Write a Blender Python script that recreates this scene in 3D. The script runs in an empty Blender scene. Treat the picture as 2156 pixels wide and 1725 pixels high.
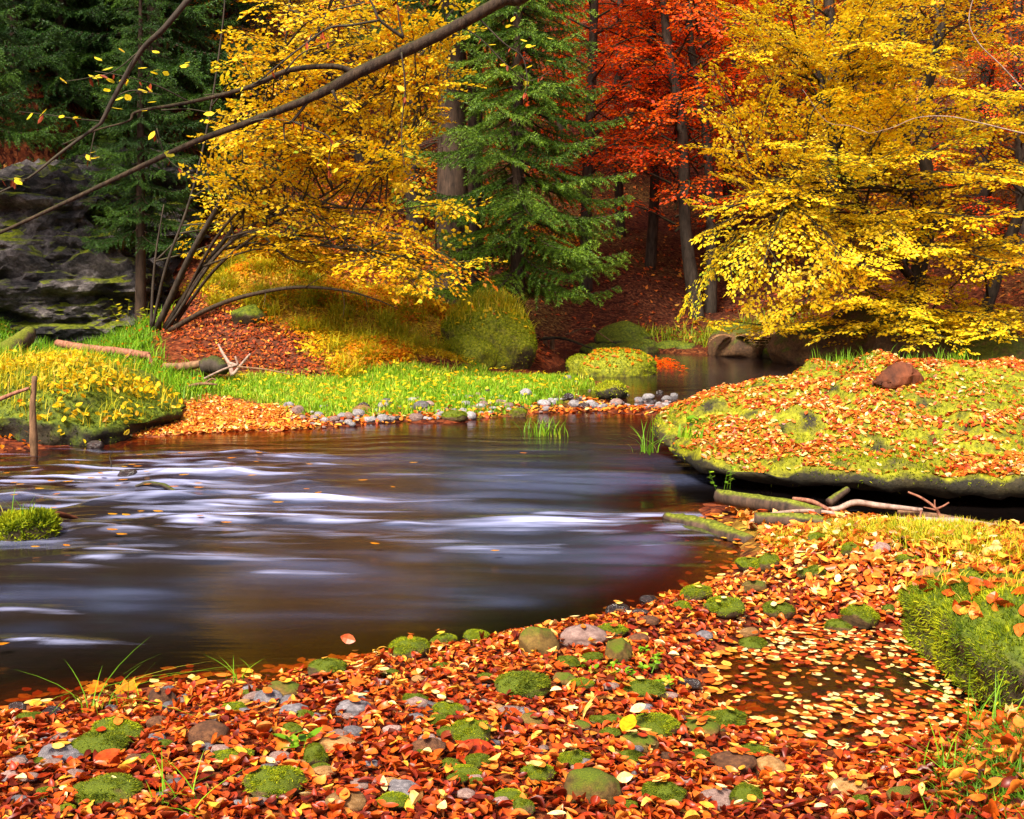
import bpy, bmesh, math, random
import numpy as np
from mathutils import Vector
C = bpy.context.scene.collection
SC = bpy.context.scene
# ------------------------------------------------------------------ camera, sky, sun, exposure
F, HY, HC = 1100.0, 270.0, 1.7          # focal length (px at 1024 wide), horizon row, eye height over the water
cam = bpy.data.cameras.new("camera"); camo = bpy.data.objects.new("camera", cam); C.objects.link(camo)
cam.sensor_width = 36; cam.lens = F/1024*36; cam.shift_y = -(409.5-HY)/1024
cam.clip_start = 0.05; cam.clip_end = 500
camo.location = (0, 0, HC); camo.rotation_euler = (math.radians(90), 0, 0)
SC.camera = camo
SUN_DIR = Vector((-0.38, -0.72, 1.0)).normalized()      # towards the sun: behind the camera's left shoulder
world = bpy.data.worlds.new("World"); SC.world = world; world.use_nodes = True
wn = world.node_tree.nodes; wl = world.node_tree.links
sky = wn.new("ShaderNodeTexSky"); sky.sky_type = 'NISHITA'; sky.sun_disc = False
sky.sun_elevation = math.asin(SUN_DIR.z); sky.sun_rotation = math.atan2(SUN_DIR.x, SUN_DIR.y)
sky.air_density = 1.0; sky.dust_density = 4.0; sky.ozone_density = 1.0
wl.new(sky.outputs[0], wn["Background"].inputs[0]); wn["Background"].inputs[1].default_value = 0.10
sun = bpy.data.lights.new("sun", 'SUN'); sun.energy = 4.3; sun.angle = math.radians(16); sun.color = (1.0, 0.93, 0.80)
suno = bpy.data.objects.new("sun", sun); C.objects.link(suno)
suno.rotation_euler = (-SUN_DIR).to_track_quat('-Z', 'Y').to_euler()
SC.view_settings.view_transform = 'Standard'; SC.view_settings.look = 'None'
SC.view_settings.gamma = 1.0; SC.view_settings.exposure = 1.2
SC.cycles.max_bounces = 6; SC.cycles.diffuse_bounces = 3; SC.cycles.transmission_bounces = 4
SC.cycles.glossy_bounces = 3; SC.cycles.transparent_max_bounces = 8
SC.cycles.caustics_reflective = False; SC.cycles.caustics_refractive = False
rng = np.random.default_rng(7)
S = 1024/2156.0                          # the notes below give places in a 2156-wide copy of the photograph

# ------------------------------------------------------------------ helpers
def D(x, y, d):                          # picture place + distance -> point in the world
    return np.array([(x*S-512)*d/F, d, HC-(y*S-HY)*d/F])
def tag(o, label=None, cat=None, group=None, kind=None):
    if label: o['label'] = label
    if cat: o['category'] = cat
    if group: o['group'] = group
    if kind: o['kind'] = kind
    return o
def empty(name, loc=(0,0,0), **kw):
    o = bpy.data.objects.new(name, None); o.empty_display_size = .2; o.location = loc; C.objects.link(o); return tag(o, **kw)
def hsh(ix, iy, iz, seed):
    h = (ix.astype(np.uint32)*np.uint32(374761393) + iy.astype(np.uint32)*np.uint32(668265263) + iz.astype(np.uint32)*np.uint32(2147483647) + np.uint32((seed*974711+1234567) & 0xffffffff))
    h = (h ^ (h >> np.uint32(13)))*np.uint32(1274126177); h = h ^ (h >> np.uint32(16))
    return h.astype(np.float64)/4294967295.0
def vnoise(p, seed=0):
    p = np.asarray(p, float)
    if p.shape[1] == 2: p = np.c_[p, np.zeros(len(p))]
    i = np.floor(p).astype(np.int64); f = p-i; f = f*f*(3-2*f); r = 0
    for dx in (0,1):
        for dy in (0,1):
            for dz in (0,1):
                w = (f[:,0] if dx else 1-f[:,0])*(f[:,1] if dy else 1-f[:,1])*(f[:,2] if dz else 1-f[:,2])
                r = r + w*hsh(i[:,0]+dx, i[:,1]+dy, i[:,2]+dz, seed)
    return r
def fbm(p, seed=0, o=4):
    r = 0; a = .5; t = 0
    for k in range(o):
        r = r + a*vnoise(np.asarray(p)*2**k, seed+k*17); t += a; a *= .5
    return r/t - .5
def nrm(v): return v/np.maximum(np.linalg.norm(v, axis=-1, keepdims=True), 1e-9)
def sstep(a, b, x):
    t = np.clip((x-a)/(b-a), 0, 1); return t*t*(3-2*t)
class MB:
    """collects vertices, faces and one tint per vertex; build() links ONE mesh object"""
    def __init__(s): s.V = []; s.F = {}; s.T = []; s.n = 0
    def add(s, V, Fs, T=0.5):
        V = np.asarray(V, float).reshape(-1, 3)
        for f in (Fs if isinstance(Fs, list) else [Fs]):
            f = np.asarray(f, np.int64); s.F.setdefault(f.shape[1], []).append(f+s.n)
        s.V.append(V); s.T.append(np.broadcast_to(np.asarray(T, float), (len(V),)).copy()); s.n += len(V)
    def build(s, name, mat, parent=None, smooth=False, col=None, loc=None, mesh_only=False):
        me = bpy.data.meshes.new(name)
        if s.n:
            V = np.concatenate(s.V); T = np.concatenate(s.T)
            if loc is not None: V = V-np.asarray(loc, float)
            me.vertices.add(len(V)); me.vertices.foreach_set('co', V.ravel().astype(np.float32))
            li = []; tot = []
            for k in sorted(s.F):
                f = np.concatenate(s.F[k]); li.append(f.ravel()); tot.append(np.full(len(f), k))
            li = np.concatenate(li); tot = np.concatenate(tot)
            me.loops.add(len(li)); me.loops.foreach_set('vertex_index', li.astype(np.int32))
            me.polygons.add(len(tot)); me.polygons.foreach_set('loop_start', np.r_[0, np.cumsum(tot)[:-1]].astype(np.int32))
            try: me.polygons.foreach_set('loop_total', tot.astype(np.int32))
            except Exception: pass
            me.polygons.foreach_set('use_smooth', np.full(len(tot), bool(smooth)))
            a = me.attributes.new('tint', 'FLOAT', 'POINT'); a.data.foreach_set('value', T.astype(np.float32))
            if col is not None:
                for nm, arr in col.items():
                    arr = np.asarray(arr)
                    if arr.ndim == 2:
                        a = me.attributes.new(nm, 'FLOAT_COLOR', 'POINT'); a.data.foreach_set('color', np.c_[arr, np.ones(len(arr))].ravel().astype(np.float32))
                    else:
                        a = me.attributes.new(nm, 'FLOAT', 'POINT'); a.data.foreach_set('value', arr.astype(np.float32))
            me.update(calc_edges=True); me.validate()
        me.materials.append(mat)
        if mesh_only: return me
        o = bpy.data.objects.new(name, me); C.objects.link(o)
        if parent is not None: o.parent = parent      # the parent stands at loc
        elif loc is not None: o.location = loc
        return o
def tube_arrays(P, R, n=6, cap=True):
    P = np.asarray(P, float); R = np.broadcast_to(np.asarray(R, float), (len(P),)); m = len(P)
    T = nrm(np.gradient(P, axis=0)); a = np.array([0, 0, 1.]) if abs(T[0, 2]) < .9 else np.array([1., 0, 0])
    Ns = []; nn = nrm(np.cross(T[0], a))
    for k in range(m):
        nn = nrm(nn-T[k]*np.dot(nn, T[k])); Ns.append(nn)
    N = np.array(Ns); B = np.cross(T, N); ang = np.linspace(0, 2*np.pi, n, endpoint=False)
    V = P[:, None]+R[:, None, None]*(np.cos(ang)[None, :, None]*N[:, None]+np.sin(ang)[None, :, None]*B[:, None])
    i = np.arange(m-1)[:, None]*n; j = np.arange(n)[None]; j2 = (j+1) % n
    Fq = np.stack([i+j, i+j2, i+n+j2, i+n+j], -1).reshape(-1, 4)
    V = V.reshape(-1, 3); fs = [Fq]
    if cap and n > 3:
        V = np.r_[V, P[:1], P[-1:]]; c0 = m*n; c1 = c0+1; jj = np.arange(n)
        fs.append(np.stack([np.full(n, c0), (jj+1) % n, jj], -1))
        fs.append(np.stack([np.full(n, c1), (m-1)*n+jj, (m-1)*n+(jj+1) % n], -1))
    return V, fs
def smooth_path(P, k=5):
    """Catmull-Rom through the points"""
    P = np.asarray(P, float)
    if len(P) < 3: 
        t = np.linspace(0, 1, k+1)[:, None]; return P[0]*(1-t)+P[-1]*t
    Q = np.r_[2*P[:1]-P[1:2], P, 2*P[-1:]-P[-2:-1]]; out = []
    for i in range(1, len(Q)-2):
        for t in np.linspace(0, 1, k, endpoint=False):
            p0, p1, p2, p3 = Q[i-1:i+3]
            out.append(.5*(2*p1+(p2-p0)*t+(2*p0-5*p1+4*p2-p3)*t*t+(3*p1-p0-3*p2+p3)*t**3))
    out.append(P[-1]); return np.array(out)
def bark_tube(mb, P, R, n=10, k=6, rough=.12, seed=0, T=.5):
    """a limb or log with a lumpy skin"""
    Q = smooth_path(P, k); r = np.interp(np.linspace(0, 1, len(Q)), np.linspace(0, 1, len(R)), R)
    V, fs = tube_arrays(Q, r, n); m = len(Q)*n; cen = np.repeat(Q, n, 0); rr = np.repeat(r, n)
    d = V[:m]-cen; s = 1+rough*2*fbm(np.c_[V[:m]/np.maximum(rr, .01)[:, None]*np.array([1, 1, .35])], seed, 3)
    V[:m] = cen+d*s[:, None]; mb.add(V, fs, T); return Q
def twigs_fast(mb, A, B, r0, r1=None, T=.5):
    """many straight thin twigs at once (3-sided)"""
    A = np.asarray(A); B = np.asarray(B); n = len(A)
    if n == 0: return
    r0 = np.broadcast_to(r0, (n,)); r1 = r0*.4 if r1 is None else np.broadcast_to(r1, (n,))
    d = nrm(B-A); up = np.where(np.abs(d[:, 2:3]) > .9, np.array([[1., 0, 0]]), np.array([[0, 0, 1.]]))
    s = nrm(np.cross(d, up)); u = np.cross(s, d); V = np.zeros((n, 6, 3))
    for k in range(3):
        a = 2*np.pi*k/3; v = np.cos(a)*s+np.sin(a)*u
        V[:, k] = A+v*r0[:, None]; V[:, 3+k] = B+v*r1[:, None]
    q = np.array([[0, 1, 4, 3], [1, 2, 5, 4], [2, 0, 3, 5]])
    mb.add(V.reshape(-1, 3), (np.arange(n)[:, None, None]*6+q[None]).reshape(-1, 4), T)
# leaf templates: (along, across, lift by fold, lift by curl)
LEAF_LO = (np.array([[0, 0], [.42, .31], [1, 0], [.42, -.31]]), np.array([[0, 1, 2, 3]]))
LEAF_MID = (np.array([[0, 0], [.3, .28], [.68, .27], [1, 0], [.68, -.27], [.3, -.28]]), np.array([[0, 1, 2, 3], [0, 3, 4, 5]]))
_u = np.array([0, .2, .45, .7, .9, 1.0]); _w = np.array([.02, .21, .31, .27, .13, .0])
LEAF_HI = (np.concatenate([np.c_[_u, _w], np.c_[_u, _w*0], np.c_[_u, -_w]]),
           np.array([[k+6*r, k+1+6*r, k+7+6*r, k+6+6*r] for r in range(2) for k in range(5)]))
# a lobed maple-like leaf
_a = np.radians([180, 150, 118, 100, 75, 60, 38, 20, 0, -20, -38, -60, -75, -100, -118, -150]); _r = np.array([.12, .38, .55, .36, .62, .38, .64, .42, .72, .42, .64, .38, .62, .36, .55, .38])
LEAF_MAPLE = (np.r_[np.c_[.35+_r*np.cos(_a)*.9, _r*np.sin(_a)*.9], [[.35, 0]]], np.array([[16, k, (k+1) % 16] for k in range(16)]))
def leaves(mb, pos, axis, nor, L, tpl=LEAF_LO, wid=1.0, fold=0.25, curl=0.2, T=.5, R=rng):
    pos = np.asarray(pos); n = len(pos)
    if n == 0: return
    axis = nrm(np.asarray(axis)); nor = np.asarray(nor); side = nrm(np.cross(nor, axis)); up = np.cross(axis, side)
    L = np.broadcast_to(L, (n,)); wid = np.broadcast_to(wid, (n,)); uv, f = tpl; k = len(uv)
    fo = (np.abs(fold) if np.ndim(fold) else fold)*np.ones(n); cu = curl*np.ones(n)
    w = np.abs(uv[None, :, 1])*fo[:, None]+((uv[None, :, 0]-.5)**2)*cu[:, None]
    V = pos[:, None]+L[:, None, None]*(uv[None, :, :1]*axis[:, None]+uv[None, :, 1:]*wid[:, None, None]*side[:, None]+w[..., None]*up[:, None])
    mb.add(V.reshape(-1, 3), (np.arange(n)[:, None, None]*k+f[None]).reshape(-1, f.shape[1]), np.repeat(np.broadcast_to(T, (n,)), k))
def blades(mb, pos, L, lean=.5, w=.006, T=.5, R=rng, nor=None, seg=3):
    """curved tapering grass blades"""
    n = len(pos)
    if n == 0: return
    L = np.broadcast_to(L, (n,)); a = R.uniform(0, 2*np.pi, n); d = np.c_[np.cos(a), np.sin(a), np.zeros(n)]
    up = np.tile([0, 0, 1.], (n, 1)) if nor is None else nor
    side = nrm(np.cross(up, d)+1e-6); le = np.abs(R.normal(lean, lean*.5, n)); V = np.zeros((n, seg*2+1, 3))
    for k in range(seg+1):
        t = k/seg; c = pos+up*(L*t*(1-.25*le*t))[:, None]+d*(L*le*t*t)[:, None]
        if k < seg: V[:, 2*k] = c-side*(w*(1-t*.75)); V[:, 2*k+1] = c+side*(w*(1-t*.75))
        else: V[:, 2*seg] = c
    q = np.array([[2*k, 2*k+1, 2*k+3, 2*k+2] for k in range(seg-1)]).reshape(-1, 4); t3 = np.array([[2*seg-2, 2*seg-1, 2*seg]])
    o = np.arange(n)[:, None, None]*(2*seg+1); TT = np.repeat(np.broadcast_to(T, (n,)), 2*seg+1)
    mb.add(V.reshape(-1, 3), [(o+q[None]).reshape(-1, 4), (o+t3[None]).reshape(-1, 3)] if seg > 1 else [(o+t3[None]).reshape(-1, 3)], TT)
_ico = {}
def ico(sub):
    if sub not in _ico:
        bm = bmesh.new(); bmesh.ops.create_icosphere(bm, subdivisions=sub, radius=1); bm.verts.ensure_lookup_table()
        _ico[sub] = (np.array([v.co[:] for v in bm.verts]), np.array([[v.index for v in f.verts] for f in bm.faces])); bm.free()
    return _ico[sub][0].copy(), _ico[sub][1]
def vnormals(V, Fs):
    N = np.zeros_like(V)
    for f in (Fs if isinstance(Fs, list) else [Fs]):
        n = np.cross(V[f[:, 1]]-V[f[:, 0]], V[f[:, -1]]-V[f[:, 0]])
        for k in range(f.shape[1]): np.add.at(N, f[:, k], n)
    return nrm(N)
def sample_faces(V, f, n, R=rng, weight=None):
    """n points spread over the faces, with the faces' normals"""
    if f.shape[1] == 4: f = np.r_[f[:, :3], f[:, [0, 2, 3]]]
    c = np.cross(V[f[:, 1]]-V[f[:, 0]], V[f[:, 2]]-V[f[:, 0]]); a = np.linalg.norm(c, axis=1); N = nrm(c); w = a.copy()
    if weight is not None: w = w*weight(V[f].mean(1), N)
    k = R.choice(len(f), n, p=w/w.sum()); r1 = np.sqrt(R.random(n))[:, None]; r2 = R.random(n)[:, None]
    return V[f[k, 0]]*(1-r1)+V[f[k, 1]]*r1*(1-r2)+V[f[k, 2]]*r1*r2, N[k]
# ------------------------------------------------------------------ materials
def newmat(name):
    m = bpy.data.materials.new(name); m.use_nodes = True; nt = m.node_tree; nt.nodes.clear()
    return m, nt.nodes, nt.links, nt.nodes.new("ShaderNodeOutputMaterial")
def nd(ns, typ, **kw):
    n = ns.new(typ)
    for k, v in kw.items(): setattr(n, k, v)
    return n
def ramp(ns, stops, interp='LINEAR'):
    r = ns.new("ShaderNodeValToRGB"); r.color_ramp.interpolation = interp; e = r.color_ramp.elements
    while len(e) > len(stops): e.remove(e[-1])
    while len(e) < len(stops): e.new(1.0)
    for k, (p, c) in enumerate(stops): e[k].position = p; e[k].color = (*c, 1)
    return r
def noise(ns, ls, scale, detail=4, rough=.55, vec=None, mscale=None):
    t = ns.new("ShaderNodeTexNoise"); t.inputs['Scale'].default_value = scale; t.inputs['Detail'].default_value = detail; t.inputs['Roughness'].default_value = rough
    if vec is not None:
        if mscale:
            mp = ns.new("ShaderNodeMapping"); mp.inputs['Scale'].default_value = mscale; ls.new(vec, mp.inputs[0]); vec = mp.outputs[0]
        ls.new(vec, t.inputs['Vector'])
    return t
def leafmat(name, stops, trans=.4, rough=.45, spec=.25, speck=True):
    m, ns, ls, out = newmat(name)
    at = nd(ns, "ShaderNodeAttribute", attribute_name='tint'); r = ramp(ns, stops); ls.new(at.outputs['Fac'], r.inputs[0])
    b = ns.new("ShaderNodeBsdfPrincipled"); b.inputs['Roughness'].default_value = rough; b.inputs['Specular IOR Level'].default_value = spec
    c = r.outputs[0]
    if speck:
        g = ns.new("ShaderNodeNewGeometry"); t = noise(ns, ls, 60, 3, .6, g.outputs['Position'])
        mx = nd(ns, "ShaderNodeMixRGB", blend_type='MULTIPLY'); mx.inputs[0].default_value = 1
        rr = ramp(ns, [(.35, (.62, .58, .5)), (.6, (1, 1, 1))]); ls.new(t.outputs['Fac'], rr.inputs[0]); ls.new(c, mx.inputs[1]); ls.new(rr.outputs[0], mx.inputs[2]); c = mx.outputs[0]
    ls.new(c, b.inputs['Base Color'])
    if trans > 0:
        tr = ns.new("ShaderNodeBsdfTranslucent"); ls.new(c, tr.inputs[0]); ms = ns.new("ShaderNodeMixShader"); ms.inputs[0].default_value = trans
        ls.new(b.outputs[0], ms.inputs[1]); ls.new(tr.outputs[0], ms.inputs[2]); ls.new(ms.outputs[0], out.inputs[0])
    else: ls.new(b.outputs[0], out.inputs[0])
    return m
def barkmat(name, dark, light, moss=None, scale=14, stretch=(1, 1, .25), bump=.5):
    m, ns, ls, out = newmat(name); tc = ns.new("ShaderNodeTexCoord")
    t = noise(ns, ls, scale, 6, .65, tc.outputs['Object'], stretch); r = ramp(ns, [(.3, dark), (.7, light)]); ls.new(t.outputs['Fac'], r.inputs[0])
    b = ns.new("ShaderNodeBsdfPrincipled"); b.inputs['Roughness'].default_value = .8; b.inputs['Specular IOR Level'].default_value = .2; c = r.outputs[0]
    if moss:
        g = ns.new("ShaderNodeNewGeometry"); sx = ns.new("ShaderNodeSeparateXYZ"); ls.new(g.outputs['Normal'], sx.inputs[0])
        t2 = noise(ns, ls, 5, 4, .6, tc.outputs['Object']); ma = nd(ns, "ShaderNodeMath", operation='ADD'); ls.new(sx.outputs['Z'], ma.inputs[0]); ls.new(t2.outputs['Fac'], ma.inputs[1])
        r2 = ramp(ns, [(.62, (0, 0, 0)), (.82, (1, 1, 1))]); mm = nd(ns, "ShaderNodeMath", operation='MULTIPLY'); mm.inputs[1].default_value = .6; ls.new(ma.outputs[0], mm.inputs[0]); ls.new(mm.outputs[0], r2.inputs[0])
        r4 = ramp(ns, [(.3, tuple(.25*q for q in moss)), (.55, moss), (.75, tuple(2.2*q for q in moss))]); t5 = noise(ns, ls, 45, 4, .7, tc.outputs['Object']); ls.new(t5.outputs['Fac'], r4.inputs[0])
        mx = ns.new("ShaderNodeMixRGB"); ls.new(r2.outputs[0], mx.inputs[0]); ls.new(c, mx.inputs[1]); ls.new(r4.outputs[0], mx.inputs[2]); c = mx.outputs[0]
    ls.new(c, b.inputs['Base Color']); bp = ns.new("ShaderNodeBump"); bp.inputs['Strength'].default_value = bump; bp.inputs['Distance'].default_value = .02
    ls.new(t.outputs['Fac'], bp.inputs['Height']); ls.new(bp.outputs[0], b.inputs['Normal']); ls.new(b.outputs[0], out.inputs[0]); return m
def rockmat(name, cols, moss=None, mlo=.55, mhi=.75, scale=3, bump=.5, strata=None, wet=False, mscale=6, bdist=.03):
    """stone: noise colours, bump, and moss that grows on upward faces"""
    m, ns, ls, out = newmat(name); tc = ns.new("ShaderNodeTexCoord"); g = ns.new("ShaderNodeNewGeometry")
    t = noise(ns, ls, scale, 8, .65, tc.outputs['Object'], strata); n = len(cols); r = ramp(ns, [(.28+.44*k/(n-1), c) for k, c in enumerate(cols)]); ls.new(t.outputs['Fac'], r.inputs[0])
    oi = ns.new("ShaderNodeObjectInfo"); hv = ns.new("ShaderNodeHueSaturation"); mr = ns.new("ShaderNodeMapRange"); mr.inputs[3].default_value = .65; mr.inputs[4].default_value = 1.35
    ls.new(oi.outputs['Random'], mr.inputs[0]); ls.new(mr.outputs[0], hv.inputs['Value']); ls.new(r.outputs[0], hv.inputs['Color']); c = hv.outputs[0]
    b = ns.new("ShaderNodeBsdfPrincipled"); b.inputs['Roughness'].default_value = .15 if wet else .75; b.inputs['Specular IOR Level'].default_value = .5 if wet else .25
    t3 = noise(ns, ls, scale*9, 6, .7, tc.outputs['Object'])
    rg = ramp(ns, [(.32, (.42, .40, .40)), (.52, (.95, .95, .95)), (.72, (1.5, 1.48, 1.45))]); ls.new(t3.outputs['Fac'], rg.inputs[0]); mg = nd(ns, "ShaderNodeMixRGB", blend_type='MULTIPLY'); mg.inputs[0].default_value = 1; ls.new(c, mg.inputs[1]); ls.new(rg.outputs[0], mg.inputs[2]); c = mg.outputs[0]
    if moss:
        sx = ns.new("ShaderNodeSeparateXYZ"); ls.new(g.outputs['Normal'], sx.inputs[0]); t2 = noise(ns, ls, mscale, 5, .6, g.outputs['Position'])
        ma = nd(ns, "ShaderNodeMath", operation='MULTIPLY_ADD'); ls.new(sx.outputs['Z'], ma.inputs[0]); ma.inputs[1].default_value = .5; ls.new(t2.outputs['Fac'], ma.inputs[2])
        r2 = ramp(ns, [(mlo, (0, 0, 0)), (mhi, (1, 1, 1))]); ls.new(ma.outputs[0], r2.inputs[0]); r3 = ramp(ns, [(.3, moss[0]), (.5, moss[1]), (.7, moss[2])]); ls.new(t3.outputs['Fac'], r3.inputs[0])
        mx = ns.new("ShaderNodeMixRGB"); ls.new(r2.outputs[0], mx.inputs[0]); ls.new(c, mx.inputs[1]); ls.new(r3.outputs[0], mx.inputs[2]); c = mx.outputs[0]
    ls.new(c, b.inputs['Base Color']); bp = ns.new("ShaderNodeBump"); bp.inputs['Strength'].default_value = bump; bp.inputs['Distance'].default_value = bdist
    ad = nd(ns, "ShaderNodeMath", operation='ADD'); ls.new(t.outputs['Fac'], ad.inputs[0]); ls.new(t3.outputs['Fac'], ad.inputs[1])
    ls.new(ad.outputs[0], bp.inputs['Height']); ls.new(bp.outputs[0], b.inputs['Normal']); ls.new(b.outputs[0], out.inputs[0]); return m
MOSS = ((.015, .03, .002), (.075, .10, .003), (.20, .22, .007))
M = {}
M['yellow'] = leafmat('yellow_leaf', [(0, (.66, .20, .006)), (.2, (.92, .50, .008)), (.5, (.97, .68, .012)), (.9, (.95, .74, .03)), (1, (.35, .45, .03))], .45)
M['gold'] = leafmat('golden_leaf', [(0, (.62, .17, .004)), (.25, (.90, .46, .006)), (.55, (.96, .66, .012)), (.93, (.85, .60, .03)), (1, (.30, .42, .03))], .45)
M['red'] = leafmat('red_leaf', [(0, (.60, .03, .002)), (.4, (.90, .08, .003)), (.75, (.95, .16, .004)), (1, (.95, .32, .008))], .5)
M['orange'] = leafmat('orange_leaf', [(0, (.45, .07, .003)), (.5, (.78, .22, .005)), (1, (.85, .42, .01))], .45)
M['litter'] = leafmat('fallen_leaf', [(0, (.14, .014, .004)), (.22, (.40, .035, .004)), (.48, (.66, .12, .008)), (.68, (.76, .25, .03)), (.84, (.82, .44, .035)), (1, (.90, .72, .32))], .15, .4, .35)
M['litter_dark'] = leafmat('old_fallen_leaf', [(0, (.10, .015, .004)), (.5, (.35, .05, .008)), (.85, (.55, .16, .02)), (1, (.70, .36, .04))], .1, .6, .2)
M['grass'] = leafmat('grass', [(0, (.06, .14, .006)), (.5, (.16, .34, .01)), (.85, (.32, .46, .015)), (1, (.55, .48, .06))], .35, .5, .2, False)
M['drygrass'] = leafmat('dry_grass', [(0, (.18, .25, .01)), (.4, (.46, .42, .012)), (.8, (.68, .46, .02)), (1, (.74, .48, .09))], .35, .5, .2, False)
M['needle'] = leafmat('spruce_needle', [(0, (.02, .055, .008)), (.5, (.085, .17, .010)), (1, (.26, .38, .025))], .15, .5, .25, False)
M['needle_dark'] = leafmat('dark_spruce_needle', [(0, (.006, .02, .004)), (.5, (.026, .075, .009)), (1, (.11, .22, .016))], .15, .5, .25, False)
M['mossfuzz'] = leafmat('moss', [(0, (.03, .06, .003)), (.45, (.17, .22, .005)), (1, (.46, .45, .012))], .25, .7, .1, False)
M['mossfuzz_dark'] = leafmat('dark_moss', [(0, (.015, .03, .004)), (.5, (.09, .12, .005)), (1, (.28, .29, .012))], .25, .7, .1, False)
M['bark'] = barkmat('grey_brown_bark', (.012, .008, .005), (.07, .05, .035), (.05, .055, .008))
M['limb'] = barkmat('branch_bark', (.010, .006, .004), (.075, .045, .026), (.045, .042, .008), 30, bump=.9)
M['spruce_bark'] = barkmat('spruce_bark', (.012, .007, .005), (.085, .05, .032))
M['pale_bark'] = barkmat('pale_bark', (.14, .075, .05), (.46, .32, .25), None, 24)
M['stone_pale'] = rockmat('pale_river_stone', [(.10, .09, .09), (.27, .24, .24), (.44, .40, .39)])
M['deadwood'] = barkmat('dead_wood', (.06, .03, .015), (.30, .16, .08), None, 20)
M['redwood'] = barkmat('red_brown_twig', (.10, .03, .015), (.40, .17, .10), None, 30)
M['mossylog'] = barkmat('mossy_log', (.012, .009, .007), (.12, .07, .045), (.13, .14, .01), 16)
M['stone_grey'] = rockmat('grey_stone', [(.05, .042, .045), (.15, .13, .135), (.28, .24, .24)])
M['stone_pink'] = rockmat('pinkish_stone', [(.14, .075, .06), (.28, .17, .14), (.42, .29, .24)])
M['stone_tan'] = rockmat('tan_stone', [(.14, .06, .018), (.32, .16, .05), (.46, .26, .11)])
M['stone_brown'] = rockmat('brown_stone', [(.035, .014, .008), (.11, .045, .02), (.22, .09, .035)])
M['stone_olive'] = rockmat('olive_brown_stone', [(.05, .028, .008), (.16, .09, .02), (.26, .15, .035)], MOSS, .75, .95)
M['stone_wet'] = rockmat('wet_dark_stone', [(.012, .009, .009), (.04, .025, .022), (.09, .05, .04)], None, wet=True)
M['stone_moss'] = rockmat('mossy_stone', [(.04, .022, .01), (.10, .06, .025), (.17, .11, .04)], MOSS, .5, .7)
M['boulder'] = rockmat('mossy_boulder', [(.008, .007, .004), (.026, .020, .009), (.06, .045, .015)], ((.07, .065, .003), (.20, .19, .005), (.36, .33, .010)), .74, .95, 2.5)  # bare rock colours darkened to deepen the shade under the overhang
M['boulder_dark'] = rockmat('dark_mossy_boulder', [(.012, .010, .006), (.04, .03, .014), (.09, .06, .025)], MOSS, .5, .8, 2.5)
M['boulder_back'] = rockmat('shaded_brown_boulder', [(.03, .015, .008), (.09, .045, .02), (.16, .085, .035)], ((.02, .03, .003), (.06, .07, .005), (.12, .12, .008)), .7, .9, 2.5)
M['boulder_green'] = rockmat('green_mossy_boulder', [(.02, .016, .008), (.06, .045, .018), (.12, .09, .03)], ((.05, .06, .003), (.17, .18, .005), (.36, .32, .012)), .30, .58, 2.5)
M['cliff'] = rockmat('sandstone', [(.008, .007, .008), (.028, .024, .025), (.15, .125, .12), (.44, .38, .36)], ((.05, .06, .004), (.18, .21, .008), (.34, .35, .012)), .84, .98, 1.5, 1.0, (.9, .9, 1.3), mscale=1.5, bdist=.15)
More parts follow.
